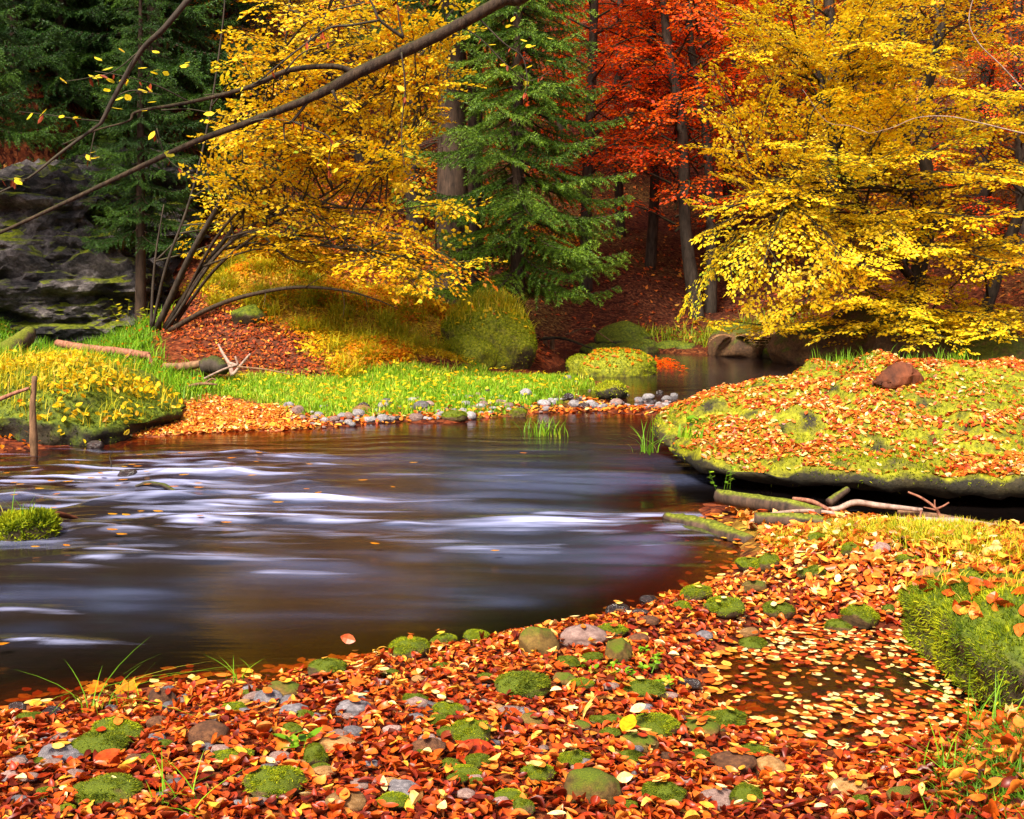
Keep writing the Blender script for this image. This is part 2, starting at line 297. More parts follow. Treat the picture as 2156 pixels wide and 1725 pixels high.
# ------------------------------------------------------------------ the lie of the land
def g_(x, y, z):                          # a place in the picture whose height is known
    d = (HC-z)*F/(y*S-HY); return ((x*S-512)*d/F, d, z)
def d_(x, y, d): return tuple(D(x, y, d))
CP = [g_(0,1725,.20), g_(500,1725,.22), g_(1000,1725,.22), g_(1500,1725,.18), g_(1900,1725,.2), g_(2156,1700,.34),
      g_(0,1610,.12), g_(500,1580,.15), g_(1000,1560,.16), g_(1350,1580,.12), g_(1200,1440,.10), g_(1400,1330,.08),
      g_(700,1500,.11), g_(300,1530,.08),
      g_(0,1505,0), g_(300,1466,0), g_(650,1412,0), g_(820,1380,0), g_(1080,1345,0), g_(1280,1290,0), g_(1400,1262,0), g_(1530,1215,0), g_(1560,1165,0), g_(1500,1125,0), g_(1420,1060,-.05),
      g_(1550,1430,-.04), g_(1700,1350,-.05), g_(1850,1330,-.03), g_(1720,1500,-.06), g_(1860,1560,-.07), g_(1920,1450,-.1), g_(1420,1410,.02), g_(1600,1300,.05), g_(1750,1280,.06), g_(1880,1300,.04),
      g_(1540,1540,.05), g_(1680,1620,.06), g_(1850,1640,.08), g_(1960,1600,.06), g_(2020,1560,.06), g_(2100,1560,.18), g_(2156,1600,.28),
      g_(1700,1230,.10), g_(1900,1200,.16), g_(2130,1200,.26), g_(1650,1150,.10), g_(1800,1115,.16), g_(2100,1140,.24), (2.2,7.5,-.02), (3.6,7.4,-.06), (5,7.4,-.04), (2.8,8.1,-.15), (4.2,8.1,-.15), (3.0,9.5,-.1), (1.5,9,-.3), (5,9.5,0),
      (3.2,4.6,.2), (4.5,5,.35), (6,6.5,.5), (8,9,.6), (4.5,2.5,.5), (-6,2,.3), (-10,2,.5), (0,0,.25), (0,-6,.6), (-12,-4,1.2), (10,-4,1.6), (10,3,1.2), (20,0,4), (-25,-5,3),
      (-3,5.5,-.35), (0,5.7,-.3), (-6,5.5,-.35), (-1.5,7.5,-.4), (-4.5,7.6,-.25), (0,7.8,-.45), (-1.5,9.5,-.3), (1,7,-.25), (.8,9.6,-.45), (-9,7,-.35), (-16,7,-.4), (-26,6,-.4), (.5,11.6,-.25),
      g_(0,955,0), g_(250,937,-.02), g_(300,924,0), g_(640,905,0), g_(850,890,0), g_(1000,885,0), g_(1100,872,0), g_(1300,858,0), g_(1420,864,0),
      g_(1285,822,0), g_(1110,790,0), g_(640,862,.08), g_(850,830,.10), g_(1000,800,.14), g_(1200,832,.06), g_(800,782,.22), g_(500,822,.14), g_(400,800,.22), g_(300,775,.35), g_(150,742,.45), g_(350,870,.09), g_(0,680,.75), g_(150,665,.8), g_(300,700,.65), g_(-250,760,.7), (-9,14,.6), (-14,14,1.2),
      g_(500,690,.8), g_(340,690,.75), d_(700,705,17.5), d_(700,622,19), d_(600,520,21.5), d_(500,440,24), d_(950,655,21), d_(850,640,20.3), d_(850,742,16.8), d_(940,765,16.9), g_(1050,786,.05), d_(560,640,18.2), d_(430,600,19.5), d_(1080,690,20.5),
      g_(1110,742,0), g_(1250,738,0), (2.5,17.5,-.4), (1.5,20,-.35), (5,17,-.4), (4.2,20,-.4), (1.2,15,-.25), (3.2,13.5,-.4), (10,15.5,-.4), (17,15,-.4), (25,15,-.4), (6.5,13.2,-.3),
      g_(1450,742,0), g_(1680,756,0), g_(1950,760,0), g_(2156,776,0), (14,19,0), (24,19,0), d_(1300,655,26), d_(1400,622,27), d_(1450,500,33), d_(1450,300,40), d_(1800,655,23), d_(2000,600,26), d_(1700,715,21.8), d_(2080,740,20.4), (12,22,1.8), (20,22,3),
      (9,12.5,.1), (13,11.5,.5), (20,10.5,1.5),
      (-2,30,4.5), (-8,28,6), (-14,24,7), (-22,20,9), (-30,12,11), (-9,22,3.6), (0,40,9), (-12,40,14), (10,38,7), (20,32,9), (30,26,11), (0,55,18), (-25,50,25), (25,52,21), (10,55,19), (0,80,32), (-50,80,42), (50,80,40), (-60,20,28), (-60,50,40), (60,20,26), (60,50,38), (60,-10,15), (-60,-10,12), (0,-25,4), (-40,-25,8), (40,-25,12), (4,27,.9), (7,30,2.6), (3,34,3.6)]
CP = np.array(CP, float); _c = .8
def _phi(A, B): return np.sqrt(((A[:, None]-B[None])**2).sum(-1)+_c*_c)
_n = len(CP); _A = np.zeros((_n+3, _n+3)); _A[:_n, :_n] = _phi(CP[:, :2], CP[:, :2])-2e-2*np.eye(_n); _A[:_n, _n] = 1; _A[:_n, _n+1:] = CP[:, :2]; _A[_n:, :_n] = _A[:_n, _n:].T
_w = np.linalg.solve(_A, np.r_[CP[:, 2], 0, 0, 0])
def Hs(xy):
    xy = np.asarray(xy, float).reshape(-1, 2); o = np.empty(len(xy))
    for i in range(0, len(xy), 20000):
        p = xy[i:i+20000]; o[i:i+20000] = _phi(p, CP[:, :2])@_w[:_n]+_w[_n]+p@_w[_n+1:]
    return o
def H(xy):
    xy = np.asarray(xy, float).reshape(-1, 2); z = Hs(xy); far = sstep(14, 30, xy[:, 1])
    mid = sstep(14.5, 16.5, xy[:, 1])*(1-far)*(z > .12); return z+.05*fbm(xy*2.2, 3, 3)+mid*.45*fbm(xy*.9, 23, 3)+.035*fbm(xy*7, 5, 2)*(1-far)+far*.9*fbm(xy*.35, 9, 4)
def hit(x, y, dmax=70, d0=2.0):
    """where the line of sight through a picture place meets the ground"""
    u = (x*S-512)/F; v = (y*S-HY)/F; d = np.concatenate([np.arange(d0, 14, .04), np.arange(14, dmax, .15)])
    dz = HC-v*d-H(np.c_[u*d, d]); k = np.where(dz < 0)[0]; k = k[0] if len(k) else len(d)-1
    return np.array([u*d[k], d[k], HC-v*d[k]])
def hits(L): return np.array([hit(*p)[:2] for p in L])
def inpoly(xy, poly):
    r = np.zeros(len(xy), bool); x, y = xy[:, 0], xy[:, 1]; n = len(poly)
    for i in range(n):
        (x1, y1), (x2, y2) = poly[i], poly[(i+1) % n]
        if y1 == y2: continue
        r ^= ((y1 > y) != (y2 > y)) & (x < (x2-x1)*(y-y1)/(y2-y1)+x1)
    return r
def polydist(xy, poly):
    d = np.full(len(xy), 1e9); n = len(poly)
    for i in range(n):
        a = np.array(poly[i]); b = np.array(poly[(i+1) % n]); ab = b-a
        t = np.clip(((xy-a)@ab)/max(ab@ab, 1e-9), 0, 1); d = np.minimum(d, np.linalg.norm(xy-a-t[:, None]*ab, axis=1))
    return d
def zone(xy, poly, soft=.3, wob=.35, seed=0):
    s = np.where(inpoly(xy, poly), 1, -1)*polydist(xy, poly)+wob*2*fbm(xy*1.7, 40+seed, 3); return sstep(-soft, soft, s)
Z_BAR = hits([(420,805),(560,795),(760,790),(1000,785),(1105,795),(1285,830),(1300,850),(1050,872),(900,876),(700,872),(600,852),(500,835)])
Z_SLOPE = np.array([D(x, y, d)[:2] for x, y, d in [(560,690,17.6),(430,600,19.5),(430,520,22),(560,480,23),(700,600,19.5),(950,655,21),(1060,690,20.5),(960,700,18.6),(950,768,16.9),(740,785,15.8),(690,740,16.5)]])
Z_SOIL = np.array([D(x, y, d)[:2] for x, y, d in [(340,700,18),(400,610,19.4),(470,640,18.6),(600,700,17.6),(740,785,15.8),(560,785,15.6),(430,765,15.8)]])
Z_PINK = hits([(285,926),(320,865),(440,838),(600,862),(660,905)])
Z_LEFT = hits([(-150,690),(0,668),(200,675),(320,695),(330,760),(430,800),(420,850),(300,830),(120,760),(0,770),(-200,800)])
Z_MIDR = hits([(1590,1090),(1800,1100),(2150,1130),(2156,1190),(1900,1190),(1700,1160),(1600,1130)])
Z_CORN = hits([(2080,1580),(2156,1540),(2250,1600),(2250,1800),(1930,1725),(1980,1640)])
def axis(segs):
    a = [segs[0][0]]
    for x0, x1, st in segs: a += list(np.linspace(x0, x1, max(2, int(round((x1-x0)/st))+1))[1:])
    return np.array(a)
def gridmesh(xs, ys):
    X, Y = np.meshgrid(xs, ys); nx = len(xs); i = np.arange(len(ys)-1)[:, None]*nx; j = np.arange(nx-1)[None]
    return np.c_[X.ravel(), Y.ravel()], np.stack([i+j, i+j+1, i+nx+j+1, i+nx+j], -1).reshape(-1, 4)
xs = axis([(-60,-14,2.5),(-14,-7,.25),(-7,-2.2,.1),(-2.2,2.6,.05),(2.6,8,.1),(8,16,.3),(16,60,2.5)])
ys = axis([(-26,1.5,1.2),(1.5,6.6,.05),(6.6,18,.1),(18,32,.2),(32,56,.5),(56,82,2)])
gxy, gf = gridmesh(xs, ys); gz = H(gxy)
def mixc(c, col, w): return c*(1-w[:, None])+np.array(col)*w[:, None]
gc = np.tile([.10, .026, .008], (len(gxy), 1)); yy = gxy[:, 1]
gc = mixc(gc, (.055, .019, .009), sstep(19, 26, yy))  # far ground's base colour darkened to stand for woodland shade
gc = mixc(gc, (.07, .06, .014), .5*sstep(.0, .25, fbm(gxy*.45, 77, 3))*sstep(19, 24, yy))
litter = np.ones(len(gxy))
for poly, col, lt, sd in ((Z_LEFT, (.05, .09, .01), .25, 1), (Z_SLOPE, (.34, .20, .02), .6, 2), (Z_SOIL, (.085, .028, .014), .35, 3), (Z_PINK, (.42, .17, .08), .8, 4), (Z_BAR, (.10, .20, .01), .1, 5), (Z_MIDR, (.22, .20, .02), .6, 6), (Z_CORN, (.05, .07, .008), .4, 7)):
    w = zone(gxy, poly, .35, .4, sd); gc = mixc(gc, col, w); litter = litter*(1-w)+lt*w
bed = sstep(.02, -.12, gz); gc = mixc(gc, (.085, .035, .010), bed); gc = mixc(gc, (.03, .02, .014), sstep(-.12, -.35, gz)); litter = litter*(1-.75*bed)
m, ns, ls, out = newmat("ground"); g = ns.new("ShaderNodeNewGeometry"); at = nd(ns, "ShaderNodeAttribute", attribute_name='base'); al = nd(ns, "ShaderNodeAttribute", attribute_name='litter')
vo = ns.new("ShaderNodeTexVoronoi"); vo.inputs['Scale'].default_value = 22; mp = ns.new("ShaderNodeMapping"); mp.inputs['Scale'].default_value = (1, 1, .5)
t0 = noise(ns, ls, 3, 3, .5, g.outputs['Position']); va = nd(ns, "ShaderNodeVectorMath", operation='MULTIPLY_ADD'); va.inputs[1].default_value = (.25,)*3
ls.new(t0.outputs['Color'], va.inputs[0]); ls.new(g.outputs['Position'], va.inputs[2]); ls.new(va.outputs[0], mp.inputs[0]); ls.new(mp.outputs[0], vo.inputs['Vector'])
sp = ns.new("ShaderNodeSeparateColor"); ls.new(vo.outputs['Color'], sp.inputs[0])
lr = ramp(ns, [(0, (.25, .12, .08)), (.35, (.8, .45, .3)), (.7, (1.6, 1.2, .9)), (1, (2.4, 2.4, 2.2))]); ls.new(sp.outputs[0], lr.inputs[0])
mu = nd(ns, "ShaderNodeMixRGB", blend_type='MULTIPLY'); ls.new(al.outputs['Fac'], mu.inputs[0]); ls.new(at.outputs['Color'], mu.inputs[1]); ls.new(lr.outputs[0], mu.inputs[2])
t1 = noise(ns, ls, 9, 7, .7, g.outputs['Position']); r1 = ramp(ns, [(.3, (.45, .42, .4)), (.7, (1.45, 1.45, 1.4))]); ls.new(t1.outputs['Fac'], r1.inputs[0])
m2 = nd(ns, "ShaderNodeMixRGB", blend_type='MULTIPLY'); m2.inputs[0].default_value = 1; ls.new(mu.outputs[0], m2.inputs[1]); ls.new(r1.outputs[0], m2.inputs[2])
b = ns.new("ShaderNodeBsdfPrincipled"); b.inputs['Roughness'].default_value = .85; b.inputs['Specular IOR Level'].default_value = .15; ls.new(m2.outputs[0], b.inputs['Base Color'])
bp = ns.new("ShaderNodeBump"); bp.inputs['Strength'].default_value = .8; bp.inputs['Distance'].default_value = .04; ls.new(t1.outputs['Fac'], bp.inputs['Height']); ls.new(bp.outputs[0], b.inputs['Normal']); ls.new(b.outputs[0], out.inputs[0])
M['ground'] = m
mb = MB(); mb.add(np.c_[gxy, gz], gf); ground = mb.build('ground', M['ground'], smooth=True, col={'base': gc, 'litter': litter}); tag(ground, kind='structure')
# ------------------------------------------------------------------ the river: one sheet, riffles heaped along the flow
xs = axis([(-30,-8,.5),(-8,-4.6,.08),(-4.6,2.2,.035),(2.2,8,.12),(8,40,1)]); ys = axis([(2.4,4,.08),(4,11.2,.035),(11.2,16,.1),(16,26,.25)])
wxy, wf = gridmesh(xs, ys); dep = -Hs(wxy)
foam = np.zeros(len(wxy)); hump = np.zeros(len(wxy)); rr_ = np.random.default_rng(21)
# (x, y in the picture, half length m, half width m, foam, height m)
RIF = [(140,988,.35,.07,.7,.05),(380,1003,.40,.09,.95,.08),(450,1000,.45,.10,1,.09),(560,965,.5,.08,.4,.04),(600,1054,.5,.09,.9,.07),(420,1062,.3,.07,.7,.06),(500,1090,.4,.08,.8,.06),(400,1100,.3,.08,.9,.06),(330,1050,.35,.06,.5,.04),(640,1052,.45,.06,.6,.04),
       (70,1008,.5,.06,.6,.05),(30,1018,.4,.05,.5,.04),(200,1022,.5,.05,.5,.04),(280,1075,.35,.06,.6,.05),(390,970,.3,.05,.4,.04),(270,965,.25,.05,.4,.04),(480,1042,.35,.05,.55,.05),(550,1100,.5,.05,.6,.04),
       (1110,1097,.42,.10,1.15,.05),(1160,1085,.35,.10,.6,.04),(840,1105,.22,.05,.6,.04),(700,1100,.35,.04,.45,.03),(980,1155,.35,.05,.4,.02),(1400,1110,.25,.12,.7,.03),(1350,1085,.4,.1,.4,.02),(1440,1130,.35,.05,.55,.02),(1380,1150,.35,.06,.35,.02),
       (230,1178,.42,.07,1.0,.05),(330,1172,.6,.06,.6,.03),(210,1160,.22,.05,.7,.04),(470,1180,.6,.04,.35,.02),(60,1352,.25,.04,.7,.03),(150,1358,.3,.03,.5,.03),(15,1290,.3,.05,.6,.03),(580,1207,.3,.04,.45,.02),(70,1195,.4,.04,.4,.03),(130,1108,.4,.05,.45,.03),(250,1120,.4,.05,.5,.04),(330,1020,.3,.04,.5,.04),
       (1380,866,.35,.08,.4,.015),(1100,950,.6,.06,.15,.01),(620,985,.7,.05,.3,.02),(820,1000,.9,.06,.22,.015),(1200,1000,.9,.08,.15,.01),(760,1080,.6,.05,.3,.02)]
for q in range(80):
    x = rr_.uniform(-40, 680); y = rr_.uniform(955, 1130); RIF.append((x, y, rr_.uniform(.12,.35), rr_.uniform(.025,.05), rr_.uniform(.2,.55), rr_.uniform(.015,.045)))
for x, y, lx, ly, fo, hh in RIF:
    p = g_(x, y, 0); dx = wxy[:, 0]-p[0]; dy = wxy[:, 1]-p[1]; k = np.abs(dx) < lx*4.5; k &= np.abs(dy) < ly*5
    dx, dy = dx[k], dy[k]-.12*np.sin(dx[k]*2.5+x)*ly*3
    ee = np.exp(-np.where(dx < 0, (dx/(lx*.40))**2, (dx/(lx*1.3))**2)-(dy/(ly*.62))**2)
    foam[k] += fo*ee; hump[k] += hh*np.exp(-(dx/lx)**2-((dy-.3*ly)/(ly*1.3))**2)
bend = wxy[:, 1]+.55*fbm(np.c_[wxy[:, 0]*.45, wxy[:, 1]*.5], 81, 3)+.16*fbm(np.c_[wxy[:, 0]*1.5, wxy[:, 1]*1.2], 82, 2)   # the current wanders
rough_zone = np.exp(-((wxy[:, 0]+3.6)/2.6)**2-((wxy[:, 1]-8.6)/1.9)**2)
st = np.c_[wxy[:, 0]*.9, bend*5.5+.5*np.sin(wxy[:, 0]*1.3)]
puddle = sstep(.55, .95, wxy[:, 0])*sstep(5.7, 5.3, wxy[:, 1])
wz = np.minimum(hump*.55, .055)+.012*fbm(st, 61, 3)*(1-puddle)*sstep(.02, .15, dep)+.05*rough_zone*fbm(np.c_[wxy[:, 0]*2.4, bend*6], 62, 3)
foam = np.minimum(foam, 1.15)*np.clip(.62+1.7*fbm(np.c_[wxy[:, 0]*1.8, bend*15], 63, 3), 0, 1.1)+.45*rough_zone*sstep(-.05, .3, fbm(np.c_[wxy[:, 0]*1.3, bend*8], 64, 4))+.30*np.exp(-((wxy[:, 0]-.2)/2.2)**2-((wxy[:, 1]-7.4)/1.0)**2)*sstep(-.02, .3, fbm(np.c_[wxy[:, 0]*.9, bend*6], 66, 4))
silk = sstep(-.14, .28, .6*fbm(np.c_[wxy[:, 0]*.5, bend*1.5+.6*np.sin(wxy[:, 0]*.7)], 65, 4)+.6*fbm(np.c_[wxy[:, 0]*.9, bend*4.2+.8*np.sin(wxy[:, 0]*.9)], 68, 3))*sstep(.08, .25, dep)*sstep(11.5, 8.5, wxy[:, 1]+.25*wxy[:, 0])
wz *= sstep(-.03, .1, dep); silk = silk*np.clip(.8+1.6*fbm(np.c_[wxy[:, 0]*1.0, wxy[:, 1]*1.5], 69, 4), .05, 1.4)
m, ns, ls, out = newmat("river_water"); g = ns.new("ShaderNodeNewGeometry")
af = nd(ns, "ShaderNodeAttribute", attribute_name='foam'); ad_ = nd(ns, "ShaderNodeAttribute", attribute_name='depth'); asn = nd(ns, "ShaderNodeAttribute", attribute_name='silk')
t = noise(ns, ls, 1.0, 5, .6, g.outputs['Position'], (1.2, 9, 1)); bp = ns.new("ShaderNodeBump"); bp.inputs['Strength'].default_value = .16; bp.inputs['Distance'].default_value = .03
ls.new(t.outputs['Fac'], bp.inputs['Height'])
gl = ns.new("ShaderNodeBsdfGlossy"); gl.inputs['Roughness'].default_value = .11; gl.inputs['Color'].default_value = (.95, .95, 1, 1); ls.new(bp.outputs[0], gl.inputs['Normal'])
tr = ns.new("ShaderNodeBsdfTransparent"); tr.inputs[0].default_value = (.62, .40, .22, 1)
di = ns.new("ShaderNodeBsdfDiffuse"); sr = ramp(ns, [(0, (.022, .014, .012)), (.3, (.026, .026, .042)), (1, (.082, .094, .17))]); ls.new(asn.outputs['Fac'], sr.inputs[0]); ls.new(sr.outputs[0], di.inputs[0])  # silk streaks: violet-blue sheen painted into the water's diffuse colour
dr = ramp(ns, [(0, (.02,)*3), (.10, (.12,)*3), (.28, (.62,)*3), (.45, (.92,)*3)]); ls.new(ad_.outputs['Fac'], dr.inputs[0])
mA = ns.new("ShaderNodeMixShader"); ls.new(dr.outputs[0], mA.inputs[0]); ls.new(tr.outputs[0], mA.inputs[1]); ls.new(di.outputs[0], mA.inputs[2])
fr = ns.new("ShaderNodeFresnel"); fr.inputs[0].default_value = 1.33; ls.new(bp.outputs[0], fr.inputs['Normal'])
mB = ns.new("ShaderNodeMixShader"); ls.new(fr.outputs[0], mB.inputs[0]); ls.new(mA.outputs[0], mB.inputs[1]); ls.new(gl.outputs[0], mB.inputs[2])
fd = ns.new("ShaderNodeBsdfDiffuse"); fd.inputs[0].default_value = (.58, .60, .92, 1)
rf = ramp(ns, [(.08, (0, 0, 0)), (.5, (.45,)*3), (1, (.95,)*3)]); ft = noise(ns, ls, 1.0, 3, .6, g.outputs['Position'], (1.6, 15, 2)); fm = nd(ns, 'ShaderNodeMapRange'); fm.inputs[1].default_value = .32; fm.inputs[2].default_value = .62; fm.inputs[3].default_value = .35; fm.inputs[4].default_value = 1.15; ls.new(ft.outputs['Fac'], fm.inputs[0])
fx = nd(ns, 'ShaderNodeMath', operation='MULTIPLY'); ls.new(af.outputs['Fac'], fx.inputs[0]); ls.new(fm.outputs[0], fx.inputs[1]); ls.new(fx.outputs[0], rf.inputs[0])
mC = ns.new("ShaderNodeMixShader"); ls.new(rf.outputs[0], mC.inputs[0]); ls.new(mB.outputs[0], mC.inputs[1]); ls.new(fd.outputs[0], mC.inputs[2]); ls.new(mC.outputs[0], out.inputs[0])
mb = MB(); mb.add(np.c_[wxy, wz], wf); tag(mb.build('river_water', m, smooth=True, col={'foam': np.clip(foam, 0, 1), 'depth': np.clip(dep, 0, 1), 'silk': silk}), kind='structure')
# ------------------------------------------------------------------ boulders
def slab(name, mat, cx, cy, al, ar, bf, bb, ztop, zbot, edge=.10, under=.3, side_h=.35, pw=2.6, seed=0, nr=46, nt=200, rough=.10, us=(.12, .6), knob=0., **kw):
    """a broad boulder: rounded outline, a domed top given by ztop(x, y), a rounded lip and an undercut side"""
    th = np.linspace(0, 2*np.pi, nt, endpoint=False); c, s = np.cos(th), np.sin(th)
    a = np.where(c < 0, al, ar); b_ = np.where(s < 0, bf, bb); R = (np.abs(c/a)**pw+np.abs(s/b_)**pw)**(-1/pw)
    R = R*(1+.16*fbm(np.c_[c*1.6, s*1.6, np.zeros(nt)], seed+1, 3)+.07*fbm(np.c_[c*7, s*7, np.zeros(nt)], seed+2, 3))
    rings = []
    for k in range(1, nr+1):
        t = k/nr; r = R*t; x = cx+r*c; y = cy+r*s; z = ztop(x, y)-edge*sstep(.72, 1.0, np.full(nt, t))**1.5-edge*.35*(t > .97); rings.append(np.c_[x, y, z])
    e = rings[-1][:, 2]; ns_ = 16
    for k in range(1, ns_+1):
        t = k/ns_; r = R*(1+.02*np.sin(np.pi*min(1, t*3)))-under*sstep(us[0], us[1], np.full(nt, t)); z = e+(zbot-e)*t; rings.append(np.c_[cx+r*c, cy+r*s, z])
    V = np.concatenate([[[cx, cy, float(ztop(np.array([cx]), np.array([cy]))[0])]]]+rings); m = len(rings); j = np.arange(nt); j2 = (j+1) % nt
    tri = np.stack([np.zeros(nt, int), 1+j, 1+j2], -1); i = 1+np.arange(m-1)[:, None]*nt; q = np.stack([i+j, i+nt+j, i+nt+j2, i+j2], -1).reshape(-1, 4)
    N = vnormals(V, [tri, q]); V = V+N*(rough*1.5*fbm(V*1.6, seed+5, 4)+rough*.45*fbm(V*6, seed+9, 3)+knob*fbm(V*np.array([3.2, 3.2, 4.5]), seed+12, 3))[:, None]
    mb = MB(); mb.add(V, [tri, q]); o = mb.build(name, mat, smooth=True, loc=(cx, cy, zbot)); tag(o, **kw)
    return o, V, np.r_[tri, q[:, [0, 1, 2]], q[:, [0, 2, 3]]]
def fuzz(name, parent, V, f, n, mat, length=(.015, .035), w=.004, weight=None, R=rng, tb=0.0, loc=None, out_=.6):
    p, N = sample_faces(V, f, n, R, weight); d = nrm(N+R.normal(0, out_, (n, 3))+[0, 0, .25]); L = R.uniform(*length, n); mb = MB()
    s = nrm(np.cross(d, R.normal(0, 1, (n, 3)))); p = p-N*.004; VV = np.stack([p-s*w, p+s*w, p+d*L[:, None]], 1).reshape(-1, 3)
    T = np.clip(.5+1.2*fbm(p*5, 3, 3)+R.normal(0, .2, n)+tb, 0, 1)
    mb.add(VV, np.arange(3*n).reshape(-1, 3), np.repeat(T, 3)); return mb.build(name, mat, parent, loc=loc)
up_w = lambda lo, hi: (lambda c, N: .02+sstep(lo, hi, N[:, 2]))
def litter_on(V, f, n, mat, label, wt=None, L=(.05, .085), tpl=LEAF_MID, tmean=.55, tstd=.25, name='fallen_leaves', lift=.008, group=None, tilt=.35):
    p, N = sample_faces(V, f, n, rng, wt or (lambda c, N: sstep(.6, .9, N[:, 2]))); a = rng.normal(0, 1, (n, 3)); nor = nrm(N+rng.normal(0, tilt, (n, 3)))
    ax = nrm(a-nor*(a*nor).sum(1, keepdims=True)); ll = rng.uniform(*L, n); mb = MB()
    leaves(mb, p+N*rng.uniform(.002, lift*2, n)[:, None]-ax*ll[:, None]*.5, ax, nor, ll, tpl, rng.uniform(.8, 1.15, n), rng.normal(.1, .5, n), rng.normal(.1, .5, n), np.clip(rng.normal(tmean, tstd, n), 0, 1))
    return tag(mb.build(name, mat), label, 'leaves', kind='stuff')
# the big leaf-strewn boulder
zt = lambda x, y: np.maximum(.76-.036*np.clip(4.6-x, 0, 9)**2-.072*np.clip(10.7-y, 0, 9)**2-.02*np.clip(x-5, 0, 9)**2, .33)+.04*np.sin(x*2.3+y)*np.sin(y*1.9)
big, bV, bF = slab('boulder', M['boulder'], 4.38, 9.75, 3.10, 3.9, 1.98, 1.95, zt, -.3, .08, .75, seed=11, rough=.13, us=(.14, .55), knob=.22,
    label='huge flat-topped mossy boulder strewn with orange leaves beside the bend of the river', cat='boulder')
vis = lambda c, N: (c[:, 0] < 6.2)*1.0
fuzz('moss', big, bV, bF, 32000, M['mossfuzz'], (.015, .04), .006, lambda c, N: vis(c, N)*(.01+.5*sstep(-.35, .1, N[:, 2])*sstep(-.02, .2, fbm(c*2.2, 6, 3))*(c[:, 1] < 10)+sstep(.1, .6, N[:, 2])*(.35+sstep(-.1, .2, fbm(c*1.3, 4, 3)))), tb=.12, loc=big.location)
lw = lambda c, N: vis(c, N)*sstep(.75, .95, N[:, 2])*(.12+sstep(-.18, .16, fbm(c*1.1, 8, 3)))*(.2+.8*sstep(1.3, 2.2, c[:, 0]+.3*(c[:, 1]-8)))
litter_on(bV, bF, 20000, M['litter'], 'orange and cream fallen leaves covering the top of the huge boulder', lw, (.030, .062), tmean=.56, tstd=.27)
for q in range(1):
    mb = MB(); p, N = sample_faces(bV, bF, 500, rng, lambda c, N: (c[:, 1] > 10.6)*(c[:, 0] > 2.6)*(c[:, 0] < 6)*sstep(.6, .9, N[:, 2])*sstep(0, .2, fbm(c*2, 31, 2)))
    blades(mb, p, rng.uniform(.08, .2, len(p)), .4, .004, rng.uniform(.2, .7, len(p))); tag(mb.build('grass', M['grass']), 'thin green grass growing along the far edge of the huge boulder', 'grass', kind='stuff')
# grassy boulder on the left bank
zt = lambda x, y: np.maximum(np.minimum(.66-.30*np.clip(x+4.9, 0, 5)**1.6, .62)-.20*np.clip(11.5-y, 0, 9)**1.5, .34)
lb, lV, lF = slab('boulder', M['boulder_dark'], -5.4, 11.7, 3.0, 1.78, 1.12, 1.6, zt, -.25, .10, .30, seed=23, rough=.12, us=(.45, .85), knob=.2,
    label='dark mossy boulder overgrown with grass and yellow leaves on the left bank', cat='boulder')
fuzz('moss', lb, lV, lF, 12000, M['mossfuzz_dark'], (.015, .05), .006, lambda c, N: (c[:, 1] < 11.9)*(.12+sstep(-.2, .6, N[:, 2])), loc=lb.location)
litter_on(lV, lF, 2300, M['gold'], 'bright yellow fallen leaves on the grassy boulder at the left bank', lambda c, N: (c[:, 1] < 12.6)*(.04+sstep(.4, .8, N[:, 2]))*(.12+sstep(-.1, .15, fbm(c*1.6, 44, 3))), (.05, .085), tmean=.62, tstd=.24, tilt=.5, lift=.06)
p, N = sample_faces(lV, lF, 4200, rng, lambda c, N: (c[:, 1] < 12.6)*sstep(.45, .8, N[:, 2])*(.3+sstep(-4.0, -4.8, c[:, 0]))); mb = MB()
blades(mb, p, rng.uniform(.08, .26, len(p)), .7, .005, np.clip(rng.normal(.5, .25, len(p)), 0, 1)); tag(mb.build('grass', M['drygrass']), 'long yellow-green grass on the boulder at the left bank', 'grass', kind='stuff')
# mossy block in the right foreground
zt = lambda x, y: .35-.08*sstep(4.5, 5.4, y)+.02*np.sin(x*5)
rb, rV, rF = slab('boulder', M['boulder_dark'], 2.72, 4.72, .90, 1.3, .74, .8, zt, -.14, .06, .32, seed=37, rough=.09, pw=3, us=(.6, .88), knob=.12,
    label='thickly mossed block of rock overhanging the leaf-filled pool', cat='boulder')
fuzz('moss', rb, rV, rF, 34000, M['mossfuzz'], (.012, .034), .0035, lambda c, N: (c[:, 0] < 3.1)*(c[:, 1] < 5.2)*(.12+sstep(-.7, -.1, N[:, 2])*(.3+sstep(-.15, .1, fbm(c*4, 9, 3)))), tb=-.10, loc=rb.location, out_=.8)
litter_on(rV, rF, 420, M['litter'], 'rust-red fallen leaves on top of the mossed block by the pool', lambda c, N: (c[:, 0] < 3.2)*sstep(.75, .95, N[:, 2])*sstep(4.0, 4.4, c[:, 1]), (.05, .085), LEAF_HI, .5, .2, tilt=.5)
p, N = sample_faces(rV, rF, 650, rng, lambda c, N: (c[:, 0] < 3.2)*(c[:, 1] > 4.5)*sstep(.7, .9, N[:, 2])); mb = MB()
blades(mb, p, rng.uniform(.03, .09, len(p)), .9, .0025, np.clip(rng.normal(.6, .25, len(p)), 0, 1)); tag(mb.build('grass', M['drygrass']), 'yellowing grass on top of the mossed block by the pool', 'grass', kind='stuff')
